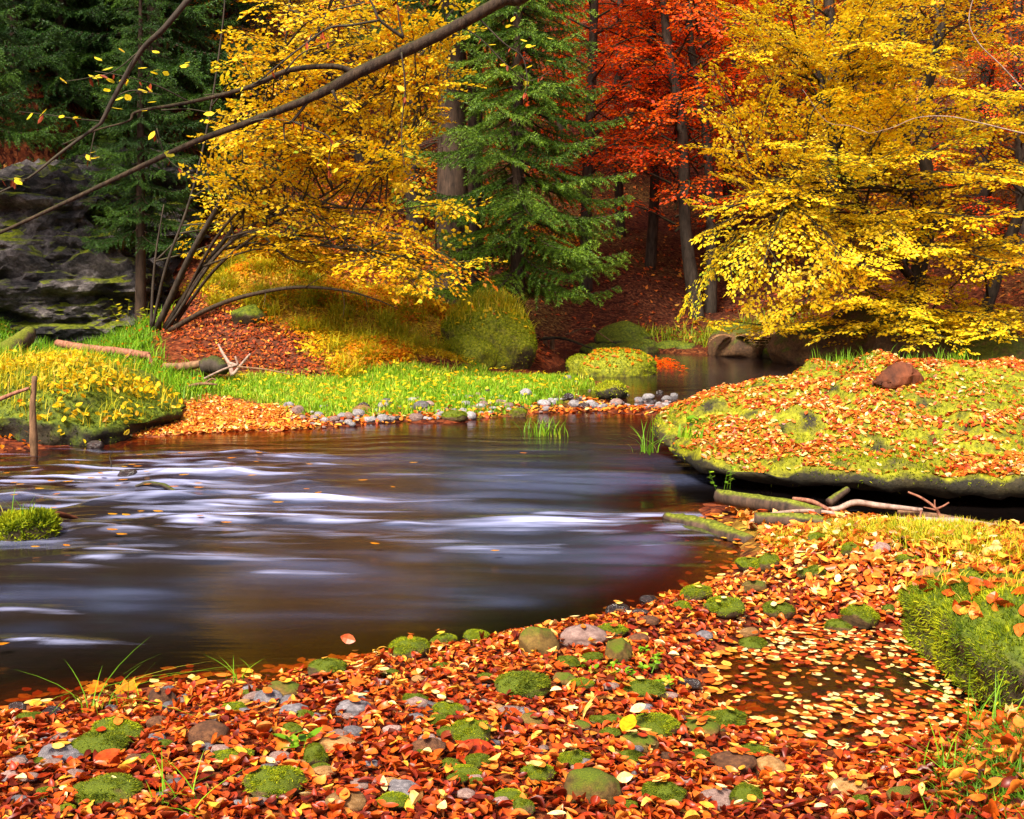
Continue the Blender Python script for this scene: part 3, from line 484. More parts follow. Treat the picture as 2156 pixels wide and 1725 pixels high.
# lumpier boulders
def lump(name, mat, c, r, seed, label, sub=5, amp=.22, flat=.5, cuts=5, rot=0, cat='boulder', group=None, fz=0, fmat='mossfuzz', extra=None):
    V, f = ico(sub); R = np.random.default_rng(seed)
    for k in range(cuts):
        n = nrm(R.normal(0, 1, 3)); lim = R.uniform(.62, .85); d = V@n-lim; V = V-np.outer(np.clip(d, 0, None)*.85, n)
    V = V*(1+amp*2*fbm(V*1.3, seed, 4))[:, None]+nrm(V)*(.06*fbm(V*6, seed+3, 3))[:, None]; V[:, 2] = np.where(V[:, 2] < -flat, -flat+(V[:, 2]+flat)*.3, V[:, 2])
    if extra is not None: V = extra(V)
    V = V*np.array(r); ca, sa = math.cos(rot), math.sin(rot); V = np.c_[V[:, 0]*ca-V[:, 1]*sa, V[:, 0]*sa+V[:, 1]*ca, V[:, 2]]+np.array(c)
    mb = MB(); mb.add(V, f); o = mb.build(name, mat, smooth=True, loc=c); tag(o, label, cat, group)
    if fz: fuzz('moss', o, V, f, fz, M[fmat], (.015, .05), .008, lambda cc, N: (N[:, 1] < .5)*(.05+sstep(-.2, .5, N[:, 2])), loc=o.location, tb=.1)
    return o, V, f
p = D(1030, 785, 18.2); cb, cV, cF = lump('boulder', M['boulder_green'], (p[0]-.02, p[1]+.3, .42), (.80, .72, .84), 8, 'square mossy boulder at the far end of the bright green grass', 5, .16, .7, 3, .3, fz=12000)
litter_on(cV, cF, 260, M['gold'], 'yellow leaves on the square boulder at the end of the grass', lambda c, N: (N[:, 1] < .6)*sstep(.2, .7, N[:, 2]), (.06, .1), LEAF_LO, .5, .25)
pp, N = sample_faces(cV, cF, 900, rng, lambda c, N: (N[:, 1] < .6)*sstep(.4, .8, N[:, 2])); mb = MB(); blades(mb, pp, rng.uniform(.1, .3, len(pp)), .8, .007, np.clip(rng.normal(.5, .25, len(pp)), 0, 1))
tag(mb.build('grass', M['drygrass']), 'yellow grass tufts crowning the square boulder at the end of the grass', 'grass', kind='stuff')
lump('boulder', M['boulder_green'], (*D(985, 770, 17.4)[:2]+np.array([0, .6]), .25), (.50, .5, .42), 15, 'low green mossy boulder leaning against the square boulder', 4, .2, .6, 4, fz=1800)
p = g_(1300, 793, 0); ib, iV, iF = lump('boulder', M['boulder_green'], (p[0], p[1]+.5, .03), (.66, .55, .40), 61, 'long low mossy boulder standing alone in the river', 5, .18, .5, 3, fz=3500)
p2 = g_(1222, 788, 0); lump('boulder', M['boulder_green'], (p2[0], p2[1]+.3, .05), (.26, .3, .24), 67, 'small mossy rock touching the left end of the lone river boulder', 4, .15, .5, 2, cat='rock', fz=900)
litter_on(iV, iF, 220, M['orange'], 'orange leaves on the lone boulder in the river', lambda c, N: sstep(.55, .85, N[:, 2]), (.06, .1), LEAF_LO, .5, .25)
p = g_(1290, 838, 0.02); lump('rock', M['boulder'], (p[0], p[1]+.2, .08), (.22, .22, .15), 71, 'small mossy rock at the tip of the green gravel bar', 4, .15, .5, 3, cat='rock', fz=700)
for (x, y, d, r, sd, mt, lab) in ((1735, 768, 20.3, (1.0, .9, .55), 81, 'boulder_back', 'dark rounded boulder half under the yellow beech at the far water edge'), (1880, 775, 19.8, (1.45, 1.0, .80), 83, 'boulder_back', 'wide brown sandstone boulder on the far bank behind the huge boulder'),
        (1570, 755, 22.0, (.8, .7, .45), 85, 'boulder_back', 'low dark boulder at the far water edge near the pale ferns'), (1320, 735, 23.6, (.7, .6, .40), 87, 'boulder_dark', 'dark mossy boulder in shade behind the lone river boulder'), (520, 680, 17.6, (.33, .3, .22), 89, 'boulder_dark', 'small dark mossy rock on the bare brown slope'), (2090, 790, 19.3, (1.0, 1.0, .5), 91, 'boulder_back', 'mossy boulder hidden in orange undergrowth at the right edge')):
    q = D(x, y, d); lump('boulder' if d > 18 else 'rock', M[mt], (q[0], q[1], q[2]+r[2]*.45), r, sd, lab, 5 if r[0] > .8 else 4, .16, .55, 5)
p = g_(45, 1140, 0); o_, v_, f_ = lump('rock', M['boulder_dark'], (p[0]-.03, p[1]+.15, .02), (.19, .16, .15), 95, 'bright green mossy rock standing in the rapids at the left edge', 5, .2, .5, 4, cat='rock', fz=2600)
# the old piece of wood on the huge boulder
def chunk(V):
    V = V.copy(); V[:, 2] += .35*np.sin(V[:, 0]*2.2+.5)*(V[:, 2] > 0); V[:, 1] *= 1+.2*np.sin(V[:, 0]*3); return V
M['stump'] = barkmat('rotten_red_brown_wood', (.02, .008, .005), (.20, .055, .02), None, 9, (1, .3, .4), 1.0)
q = D(1890, 815, 9.7); k = np.argmin(((bV[:, :2]-q[:2])**2).sum(1)); lump('wood_chunk', M['stump'], (q[0], q[1], bV[k, 2]+.05), (.215, .15, .13), 103, 'rotten red-brown chunk of wood lying on the huge boulder', 5, .3, .4, 6, .2, 'wood', extra=chunk)
# the sandstone outcrop on the left
def block(c, r, seed, pw=5, ny=1.0):
    V, f = ico(6); a = np.abs(V); V = V/((a**pw).sum(1)**(1/pw))[:, None]; P_ = V*np.array(r); W = P_+np.array(c)
    N = nrm(np.sign(V)*np.abs(V)**(pw-1)/np.array(r)); band = vnoise(np.c_[W[:, 0]*.35, W[:, 1]*.35, W[:, 2]*5.0], seed)-.5; crack = -np.abs(fbm(np.c_[W[:, 0]*1.1, W[:, 1]*1.1, W[:, 2]*3.2], seed+2, 4))
    band = sstep(-.12, .12, band)-.5; kn = .5-np.abs(fbm(W*np.array([1.7, 1.7, 2.8]), seed+6, 4))*2.6; W = W+N*(.20*band+1.1*crack+.65*fbm(W*.7, seed+4, 4)+.38*kn+.22*fbm(W*6, seed+8, 4))[:, None]*ny; return W, f
mb = MB()
for c, r, sd, ny in (((-10.8, 21.6, 2.1), (3.2, 1.7, 1.6), 3, 1.0), ((-9.6, 20.9, .9), (2.9, 1.25, 1.0), 13, 1.0), ((-8.1, 20.9, 1.95), (.95, .8, .55), 19, .7), ((-7.7, 21.1, .95), (.75, .8, .85), 29, .7), ((-12.6, 20.0, 1.3), (1.8, 1.3, 1.4), 27, 1.0), ((-9.0, 23.4, 2.9), (2.4, 1.6, 1.4), 31, 1.0)):
    W, f = block(c, r, sd, ny=ny); mb.add(W, f)
cl = mb.build('rock_outcrop', M['cliff'], smooth=False); tag(cl, 'grey layered sandstone outcrop with mossy ledges under the dark spruces', 'rock')
# ------------------------------------------------------------------ stones of the near bank and of the gravel bar, one by one
STV = []; FOOT = []                     # FOOT: where stones stand, so that fewer leaves are strewn there
for k in range(9):
    V, f = ico(4); R = np.random.default_rng(300+k)
    for c in range(3 if k < 5 else 8):
        n = nrm(R.normal(0, 1, 3)); lim = R.uniform(.6, .85); d = V@n-lim; V = V-np.outer(np.clip(d, 0, None)*(.6 if k < 5 else .95), n)
    V = V*(1+.20*2*fbm(V*1.1, 310+k, 3))[:, None]; V += nrm(V)*(.03*fbm(V*5, 330+k, 3))[:, None]; V -= (V.max(0)+V.min(0))/2; V /= np.abs(V).max(0); STV.append((V, f))
i_v = lambda x: int(x) % 5 < 3
_sm = {}
def stone_mesh(v, mat):
    if (v, mat) not in _sm:
        mb = MB(); mb.add(*STV[v]); _sm[(v, mat)] = mb.build('stone', M[mat], smooth=True, mesh_only=True)
    return _sm[(v, mat)]
_fm = {}
def fuzz_mesh(v, mat):
    if (v, mat) not in _fm:
        V, f = STV[v]; R = np.random.default_rng(500+v); n = 2600; p, N = sample_faces(V, f, n, R, lambda c, N: sstep(-.15, .35, N[:, 2])*(.06+sstep(-.08, .06, fbm(c*2.0, v, 3))))
        d = nrm(N+R.normal(0, .7, (n, 3))); L = R.uniform(.08, .20, n); s = nrm(np.cross(d, R.normal(0, 1, (n, 3)))); p = p-N*.02; w = .026
        mb = MB(); mb.add(np.stack([p-s*w, p+s*w, p+d*L[:, None]], 1).reshape(-1, 3), np.arange(3*n).reshape(-1, 3), np.repeat(np.clip(.5+fbm(p*2.5, 3, 3)+R.normal(0, .22, n), 0, 1), 3)); _fm[(v, mat)] = mb.build('moss', M[mat], mesh_only=True)
    return _fm[(v, mat)]
def stone(x0, y0, x1, y1, typ, label, group=None, v=None, nm='stone', pale=False, R=np.random.default_rng(77)):
    q = hit((x0+x1)/2, y1)
    if q[2] < -.015: q = np.array(g_((x0+x1)/2, y1, -.01))
    d = q[1]; W = 1.0*(x1-x0)*S*d/F; hp = (y1-y0)*S*d/F; pitch = (HC-q[2])/d; Dp = W*.75
    Hv = max(hp-.40*Dp*pitch, .30*W); Ht = Hv*1.5; v = R.integers(0, 9) if v is None else (v if i_v(x0) else (v+4) % 9)
    mat = {'m': 'stone_moss', 'md': 'stone_moss', 'o': 'stone_olive', 'g': 'stone_grey', 'p': 'stone_pink', 't': 'stone_tan', 'b': 'stone_brown', 'w': 'stone_wet'}[typ]
    if pale and typ == 'g': mat = 'stone_pale'
    o = bpy.data.objects.new(nm, stone_mesh(int(v), mat)); C.objects.link(o); o.scale = (W/2, Dp/2, Ht/2); o.rotation_euler = (0, 0, R.uniform(-.35, .35)+(math.pi if R.random() < .5 else 0))
    yc = d+Dp*.42; zc = max(H([[q[0]*yc/d, yc]])[0], -.02)+.012; FOOT.append((q[0]*yc/d, yc, W*.5, Dp*.55, zc, Hv)); o.location = (q[0]*yc/d, yc, zc+Hv-Ht/2); tag(o, label, 'stone', group)
    if typ in ('m', 'md'):
        c = bpy.data.objects.new('moss', fuzz_mesh(int(v), 'mossfuzz' if typ == 'm' else 'mossfuzz_dark')); C.objects.link(c); c.parent = o
    return o
STONES = [
(147,1562,267,1613,'md','long brown-green rock behind the pale grey slab at lower left',1),(188,1538,308,1576,'m','long moss-topped rock just behind the long brown-green rock',0),(79,1581,174,1615,'g','broad flat grey stone near the left edge',3),(103,1555,167,1573,'p','thin pale slab lying behind the broad grey stone',2),
(395,1533,482,1581,'b','large dark red-brown stone with a cracked skin',1),(308,1514,359,1543,'b','reddish brown stone left of and behind the cracked one',4),(309,1452,376,1488,'b','dark round stone at the water edge beside maple leaves',0),(468,1494,520,1512,'m','small yellow-green mossy stone behind the dark red-brown one',2),
(455,1592,535,1627,'m','rounded mossy stone left of the biggest moss dome',3),(514,1630,643,1697,'m','biggest moss-covered dome in the lower left leaves',0),(164,1654,301,1716,'md','mossy stone carrying a single rust-coloured leaf',4),(118,1706,160,1727,'m','little mossy stone cut by the bottom edge below the leaf-topped one',2),
(639,1583,692,1632,'md','brown mossy stone with a green seedling in front',1),(667,1571,752,1601,'t','large smooth tan stone behind the seedling',3),(560,1449,639,1478,'o','olive brown stone close to the water at left',0),(530,1470,598,1492,'g','flat blue-grey stone under the olive brown one',2),(588,1494,650,1512,'g','narrow grey slab right of the blue-grey stone',3),
(89,1492,130,1515,'w','wet black stone at the left water edge, the larger',1),(17,1487,55,1514,'w','wet brown stone in the left corner of the river',4),(341,1489,376,1508,'g','small pointed grey stone right below the dark round one',6),(424,1511,460,1529,'g','small grey pebble left of the cracked red-brown stone',0),(352,1646,391,1663,'g','pale blue-grey stone right of the leaf-topped mossy stone',6),(136,1641,182,1656,'p','pinkish grey stone above the leaf-topped mossy stone',2),(20,1686,62,1703,'g','dark grey stone low at the left edge',3),
(561,1608,616,1622,'p','pinkish flat stone right of the rounded mossy stone',2),(653,1634,711,1650,'t','tan oval stone right of the biggest moss dome',1),(441,1583,485,1597,'p','small pink-grey stone between red-brown and rounded mossy stones',4),(25,1516,66,1531,'p','pale tan pebble behind the left edge leaves',0),(545,1622,590,1637,'g','grey stone tucked behind the biggest moss dome',5),
(646,1394,734,1430,'md','long mossy stone at the water edge with a red leaf on it',0),(821,1346,906,1389,'m','bright mossy stone at the water edge, left of two smaller ones',1),(903,1336,961,1358,'m','mossy stone with yellow leaves at the middle of the waterline',2),(975,1329,1033,1358,'m','rounded dark mossy stone in the middle of the waterline',3),(1091,1326,1180,1383,'o','tall brown shoreline stone with a moss cap',6),
(1176,1336,1279,1368,'p','broad pale pink slab right of the tall shoreline stone',2),(1258,1327,1323,1346,'m','flat mossy stone behind the pale pink slab',4),(1272,1352,1333,1403,'o','leaning dark angular stone with a tan leaf against it',7),(1320,1340,1366,1362,'b','red-brown stone right of the leaning angular stone',0),
(1041,1436,1163,1478,'md','long low mossy stone shaped like a loaf, mid bank',0),(1163,1426,1214,1451,'o','olive stone just right of and behind the loaf-shaped one',3),(1197,1438,1251,1457,'m','thin light green mossy stone right of the olive one',2),(1311,1442,1398,1478,'md','wide dark mossy stone below the small green herbs',1),(910,1487,978,1516,'m','mossy wedge left of the loaf-shaped stone',4),
(949,1528,1033,1580,'m','round ball of moss in the middle of the leaves',0),(865,1568,940,1604,'b','rust-red rough stone left below the ball of moss',5),(975,1604,1033,1639,'md','dark mossy stone below the ball of moss',3),(930,1613,972,1634,'md','small dark mossy stone paired on the left below the ball',1),(947,1628,1016,1647,'m','flat mossy stone in front of the dark pair',2),(1096,1618,1168,1657,'m','mossy stone with bright crest right of the flat mossy one',4),
(1186,1623,1310,1700,'o','biggest brown stone in the lower middle with a yellow leaf',0),(814,1662,886,1688,'g','smooth blue-grey stone in the lower middle left',3),(1043,1669,1108,1698,'m','ragged mossy stone left of the biggest brown stone',1),(1350,1660,1443,1708,'md','squarish dark mossy stone at the bottom',7),(1327,1527,1430,1560,'m','wide bright mossy stone with a white leaf',2),(1306,1558,1388,1588,'o','brown stone with moss on its right half',0),
(1173,1592,1245,1621,'m','mossy mound right of the rust-red leaves, above the biggest brown stone',3),(684,1711,772,1735,'t','pale tan stone cut by the bottom edge left of centre',0),(790,1701,860,1723,'m','green moss cushion at the bottom edge left of centre',1),(1077,1695,1128,1730,'md','brown and moss stone at the bottom edge in the middle',4),(1094,1511,1149,1534,'o','olive rough stone right of the ball of moss',2),(1200,1527,1245,1546,'o','small olive stone left of the wide bright mossy one',5),
(845,1475,903,1499,'p','purple-grey stone left of the mossy wedge',6),(705,1494,783,1516,'g','long grey slab with a yellow leaf on it',2),(1048,1495,1099,1512,'p','pink flat stone below the loaf-shaped one',3),(1274,1271,1330,1300,'w','wet black rock cluster with a moss patch in the shallows',5),(1347,1254,1388,1273,'w','wet black stone farthest out at the right shallows',6),(1330,1288,1368,1305,'w','dark wet stone right of the moss-patched black rock',1),(1345,1303,1390,1321,'b','brown wet stone at the edge of the right shallows',0),
(1431,1240,1501,1276,'m','bright green mossy stone at the tip of the right shallows',3),(1419,1271,1457,1290,'m','small mossy stone in front of the bright green tip stone',2),(1484,1278,1566,1314,'m','large mossy hump left of the pool',0),(1607,1285,1672,1317,'md','mossy stone with red leaves on top at the head of the pool',1),(1773,1285,1853,1330,'m','thick mossy stone at the head of the pool with a yellow leaf',4),(1737,1309,1792,1335,'md','dark mossy slab left of the thick mossy stone',2),(1855,1288,1884,1307,'md','round dark mossy stone right of the thick mossy stone',0),
(1549,1186,1614,1206,'m','low yellow mossy stone at the corner of the river',2),(1598,1172,1641,1205,'m','upright green mossy stone at the corner of the river',3),(1675,1214,1716,1232,'md','flat mossy stone in leaves right of the river corner',1),(1700,1200,1740,1222,'md','mossy stone among leaves below the yellow grass',4),(1559,1232,1614,1256,'o','brown stone with two cream leaves leaning on it',5),(1928,1203,2000,1240,'t','wedge-shaped tan stone above the mossed block',7),(1908,1250,1945,1266,'g','greenish grey flat stone below the tan wedge',3),
(1556,1332,1597,1351,'t','pale tan stone below the large mossy hump',0),(1463,1344,1501,1362,'g','grey stone behind yellow leaves left of the pool',6),(1556,1346,1617,1372,'md','mossy stone at the upper left rim of the pool',2),(1426,1435,1477,1457,'w','dark stone at the left rim of the pool',0),(1440,1530,1515,1560,'o','olive mossy stone at the lower left rim of the pool',1),(1474,1520,1576,1544,'md','long mossy ridge of stone behind the olive one at the pool rim',3),(1559,1578,1624,1605,'md','mossy stone under a cream leaf below the pool',4),
(1498,1599,1593,1640,'b','dark brown smooth stone below the pool',0),(1583,1600,1655,1643,'t','tall tan boulder-like stone right of the dark brown one',7),(1740,1647,1836,1687,'t','largest flat yellow-tan stone at lower right',3),(1867,1671,1932,1697,'o','olive tan stone right of the largest flat tan one',2),(1850,1619,1877,1645,'p','small purple-grey upright stone in the lower right leaves',5),(1467,1677,1556,1711,'p','broad purple-brown slab near the bottom',2),(1535,1661,1604,1711,'md','dark mossy stone behind the purple-brown slab',1),(1791,1684,1833,1714,'md','small mossy stone under the largest flat tan one',4),
(1700,1130,1745,1152,'m','green moss cushion in the yellow grass on the right bank',0),(1770,1155,1812,1180,'m','green moss hump left of the grey-pink pebble',2),(1838,1150,1875,1172,'p','pink pebble in the grass of the right bank',1),(1885,1180,1935,1200,'m','mossy stone on the right bank beyond the tan wedge',3)]
rs0 = np.random.default_rng(31)
for i, (x0, y0, x1, y1, ty, lab, v) in enumerate(STONES): stone(x0, y0, x1, y1, ty, lab, 'stones among the fallen leaves of the near bank', v)
for k in range(46):
    y = rs0.uniform(1400, 1720); x = rs0.uniform(0, 1480); w = rs0.uniform(26, 58)*(y/1600)
    if hit(x, y)[2] > .03: stone(x-w/2, y-w*.42, x+w/2, y, 'md', 'small cushion of dark moss on a stone half buried in the near leaves', 'small mossy stones among the leaves')
# smaller pebbles between them (nothing tells these apart)
rs = np.random.default_rng(5)
for k in range(170):
    y = rs.uniform(1440, 1715); x = rs.uniform(0, 1500); q = hit(x, y)
    if q[2] < .03: continue
    w = rs.uniform(16, 44)*(y/1600)*rs.choice([.7, 1, 1.15]); ty = rs.choice(['g', 'p', 't', 'b'], p=[.4, .35, .15, .1]); stone(x-w/2, y-w*.35, x+w/2, y, ty, {'g': 'small grey pebble half buried in the red leaves of the near bank', 'p': 'small pinkish pebble half buried in the red leaves of the near bank', 't': 'small tan pebble half buried in the red leaves of the near bank', 'b': 'small brown pebble half buried in the red leaves of the near bank'}[ty], {'g': 'grey pebbles among the leaves', 'p': 'pinkish pebbles among the leaves', 't': 'tan pebbles among the leaves', 'b': 'brown pebbles among the leaves'}[ty], nm='pebble')
edge = [(640,905),(740,898),(850,890),(1000,884),(1100,872),(1200,864),(1300,858),(1370,860),(1420,864)]
ex = np.array(edge, float)
for k in range(210):
    x = 600+820*rs.random()**.85; y = np.interp(x, ex[:, 0], ex[:, 1])-abs(rs.normal(0, 24))*(1 if x < 1250 else .6)+rs.uniform(-1, 5); w = rs.uniform(6, 15)*rs.choice([.8, 1, 1.2, 2.0]); ty = rs.choice(['g', 'p', 'w'], p=[.6, .28, .12])
    stone(x-w/2, y-w*.5, x+w/2, y, ty, {'g': 'pale grey river stone along the edge of the gravel bar', 'p': 'pinkish river stone along the edge of the gravel bar', 'w': 'dark wet river stone along the edge of the gravel bar'}[ty], {'g': 'grey stones edging the gravel bar', 'p': 'pinkish stones edging the gravel bar', 'w': 'wet stones edging the gravel bar'}[ty], nm='river_stone', pale=True)
for x0, y0, x1, y1, ty, lab in ((740,855,782,872,'t','tan rounded stone standing out on the left of the gravel bar'),(870,848,905,865,'g','whitish stone standing in the bright grass of the gravel bar'),(800,842,830,856,'g','pale stone in the grass left of the whitish one'),(930,866,985,888,'m','green mossy stone at the edge of the gravel bar'),(1395,856,1440,870,'o','olive flat stone beyond the tip of the gravel bar'),(1335,836,1356,848,'g','pale grey stone alone near the tip of the gravel bar'),(1070,862,1110,880,'m','mossy stone right of centre on the gravel bar edge')): stone(x0, y0, x1, y1, ty, lab)
for x, y, w, lab in ((268,1008,40,'black wet stone tip between the rapids'),(535,1063,26,'small black rock poking out of white water'),(440,1182,22,'tiny dark rock in front of the broad white rapid'),(200,945,36,'dark wet rock below the grassy left boulder')): stone(x-w/2, y-w*.5, x+w/2, y, 'w', lab)

ed = np.array([(1250,742),(1330,744),(1450,744),(1560,750),(1690,760)], float); rs2 = np.random.default_rng(8)
for k in range(16):
    x = rs2.uniform(1245, 1695); q = g_(x, np.interp(x, ed[:, 0], ed[:, 1])-rs2.uniform(-1, 6), 0); r = rs2.uniform(.18, .45); lump('stone', M['boulder_dark'], (q[0], q[1]+.2, .02), (r, r*.8, r*rs2.uniform(.5, .8)), 700+k, 'dark mossy stone along the far waterline below the red beeches', 3, .2, .5, 4, group='mossy stones of the far waterline', cat='stone')
# ------------------------------------------------------------------ trees
def spray(path, mt, ml, Lsub=.55, leaf=.075, sp=.16, nt=8, nl=4, f0=.3, droop=.15, R=rng, r=.006, tb=0., tpl=LEAF_LO, twigs=True, flat=.3, roll=.12):
    """side shoots, twigs and leaves of one beech limb, held in flat layers"""
    P_ = smooth_path(path, 6); sl = np.r_[0, np.cumsum(np.linalg.norm(np.diff(P_, axis=0), axis=1))]; Lt = sl[-1]
    s = np.arange(max(f0*Lt, Lt-3.2), Lt, sp)+R.uniform(-.03, .03)
    s = np.clip(s, 0, Lt*.999); n = len(s)
    if n == 0: return
    B = np.stack([np.interp(s, sl, P_[:, k]) for k in range(3)], 1); e = Lt*.02; B2 = np.stack([np.interp(np.clip(s+e, 0, Lt), sl, P_[:, k]) for k in range(3)], 1); B1 = np.stack([np.interp(np.clip(s-e, 0, Lt), sl, P_[:, k]) for k in range(3)], 1)
    T = nrm(B2-B1); Z = np.array([0, 0, 1.])+R.normal(0, roll, 3); side = nrm(np.cross(T, Z)); up = nrm(np.cross(side, T)); sg = np.where(np.arange(n) % 2, 1, -1)[:, None]
    fr = (s-s[0])/max(Lt-s[0], .01); l = Lsub*(.55+.6*np.sin(np.pi*(.18+.78*fr)))*R.uniform(.7, 1.25, n)
    d = nrm(side*sg*R.uniform(.6, 1, n)[:, None]+T*R.uniform(.5, .9, n)[:, None]+up*R.normal(0, .12, n)[:, None])
    dz = np.array([0, 0, -1.])*droop
    if twigs: twigs_fast(mt, B, B+d*l[:, None]+dz*l[:, None], r*.9)
    t = np.tile(np.linspace(.12, 1, nt), (n, 1))+R.uniform(-.05, .05, (n, nt)); ss = np.cross(up, d)
    A = B[:, None]+d[:, None]*(l[:, None]*t)[..., None]+dz*(l[:, None]*t*t)[..., None]
    tl = (l[:, None]*.42*(1.15-.75*t))*R.uniform(.7, 1.3, (n, nt)); k2 = np.where((np.arange(nt)[None]+np.arange(n)[:, None]) % 2, 1, -1)
    td = nrm(ss[:, None]*(k2*R.uniform(.5, 1, (n, nt)))[..., None]+d[:, None]*.75+up[:, None]*R.normal(0, .15, (n, nt))[..., None])
    A = A.reshape(-1, 3); td = td.reshape(-1, 3); tl = tl.ravel(); E = A+td*tl[:, None]+dz*tl[:, None]*.6
    if twigs: twigs_fast(mt, A, E, .0028)
    upt = np.repeat(up, nt, 0); st = nrm(np.cross(upt, td)); m = len(A); u = np.tile(np.linspace(.2, 1, nl), (m, 1)); k3 = np.where(np.arange(nl)[None] % 2, 1, -1)*np.ones((m, 1))
    pos = A[:, None]+(E-A)[:, None]*u[..., None]
    ax = td[:, None]*R.uniform(.4, 1, (m, nl))[..., None]+st[:, None]*(k3*R.uniform(.3, 1.0, (m, nl)))[..., None]+np.array([0, 0, -1.])*R.uniform(0, .45, (m, nl))[..., None]
    nor = upt[:, None]+R.normal(0, flat, (m, nl, 3)); nn = m*nl
    leaves(ml, pos.reshape(-1, 3), ax.reshape(-1, 3), nrm(nor.reshape(-1, 3)), leaf*R.uniform(.7, 1.2, nn), tpl, R.uniform(.95, 1.3, nn), R.normal(.15, .25, nn), R.normal(0, .3, nn),
           np.clip(.5+tb+R.normal(0, .18, nn)+.5*fbm(pos.reshape(-1, 3)*.9, 5, 2), 0, 1))
def limb_to(tip, trunks, R=rng, reach=1.6, rise=.25, sag=.1):
    c = np.concatenate(trunks); d = np.linalg.norm(c-tip, axis=1); cost = np.abs(d-reach)+1.2*np.clip(c[:, 2]-tip[2]-.2, 0, 9)+R.uniform(0, .35, len(c)); b = c[np.argmin(cost)]
    v = tip-b; L = np.linalg.norm(v); m1 = b+v*.35+np.array([0, 0, 1.])*L*rise*.6+R.normal(0, .05, 3)*L; m2 = b+v*.72+np.array([0, 0, 1.])*L*rise*.5+R.normal(0, .04, 3)*L
    return np.array([b, m1, m2, tip])
def poly_pick(n, poly, R):
    poly = np.array(poly, float); out = []; lo, hi = poly.min(0), poly.max(0)
    while len(out) < n:
        p = R.uniform(lo, hi, (200, 2)); out += list(p[inpoly(p, poly)])
    return np.array(out[:n])
# --- yellow beech on the right bank
R1 = np.random.default_rng(101); root = empty('beech_tree', D(1950, 706, 20.6), label='big yellow beech leaning over the river on the right bank', cat='tree')
base = np.array(root.location); mt = MB(); ml = MB(); tk = MB()
tr1 = np.array([base+[0, 0, -.3], D(1930, 600, 20.6), D(1960, 440, 20.4), D(1940, 250, 20.3), D(1980, 50, 20.2), D(1960, -200, 20.2), D(2000, -520, 20.2)])
tr2 = np.array([D(2060, 700, 21), D(2120, 520, 20.6), D(2200, 300, 20), D(2230, 60, 19.6), D(2260, -250, 19.5)])
tr3 = np.array([D(1930, 600, 20.6), D(1840, 480, 20), D(1760, 320, 19.6), D(1720, 120, 19.4), D(1700, -120, 19.2)])
tr4 = np.array([D(1955, 440, 20.4), D(1860, 395, 19.6), D(1750, 400, 19), D(1640, 420, 18.6)])
for P_, r in ((tr1, (.17, .14, .11, .08, .06)), (tr2, (.12, .10, .07, .05)), (tr3, (.09, .07, .05, .03)), (tr4, (.06, .045, .02))): bark_tube(tk, P_, r, 10, 6, .1)
TR = [smooth_path(p, 8) for p in (tr1, tr2, tr3, tr4)]
tips = [(1500,150,18,1),(1492,305,18.2,1),(1480,425,18.3,1),(1476,490,18.5,0),(1525,562,18.5,0),(1448,645,18.9,0),(1500,672,18.8,0),(1570,70,18.2,1),(1545,10,18.4,1),(1510,235,18.8,1),(1560,600,18.4,0),(1600,660,18.2,0),(1540,370,18.3,1),(1520,520,18.8,0),(1640,690,18,0),(1760,700,17.8,0),(1900,690,17.8,0),(1980,715,17.6,0),(2080,710,17.6,0),(2140,690,17.4,0),(1690,640,17.8,0)]
for x, y in poly_pick(96, [(1580,-80),(1560,150),(1560,300),(1545,450),(1570,640),(1700,660),(2000,690),(2230,690),(2280,300),(2260,-80)], R1): tips.append((x, y, R1.uniform(16.9, 19.6), 0))
for x, y, d, upc in tips:
    P_ = limb_to(D(x, y, d), TR, R1, R1.uniform(1.5, 2.6), .12 if not upc else -.12)
    bark_tube(tk, P_, (.028, .018, .011, .004), 5, 5, .05); spray(P_, mt, ml, R1.uniform(.45, .7), .080, .15, 8, 4, .25, .15, R1, .006, R1.normal(.05, .10))
tk.build('trunk', M['bark'], root, True, loc=base); mt.build('twigs', M['bark'], root, loc=base)
ml.build('crown', M['yellow'], root, loc=base)
mb = MB(); bark_tube(mb, [D(2260, 300, 16.8), D(2156, 281, 16.8), D(2060, 258, 16.8), D(1995, 245, 16.8), D(1930, 248, 16.8), D(1880, 268, 16.8), D(1830, 281, 16.8)], (.013, .012, .010, .008, .005, .003), 6, 5, .05)
bark_tube(mb, [D(1830, 281, 16.8), D(1790, 265, 16.9), D(1740, 255, 17), D(1690, 188, 17.2)], (.006, .004, .002), 5, 4, .05)
bark_tube(mb, [D(2156, 190, 16.6), D(2110, 140, 16.6), D(2060, 90, 16.6), D(2040, 40, 16.6), D(2060, -40, 16.6)], (.012, .010, .008, .006), 5, 5, .05); mb.build('bare_branch', M['pale_bark'], root, True, loc=base)
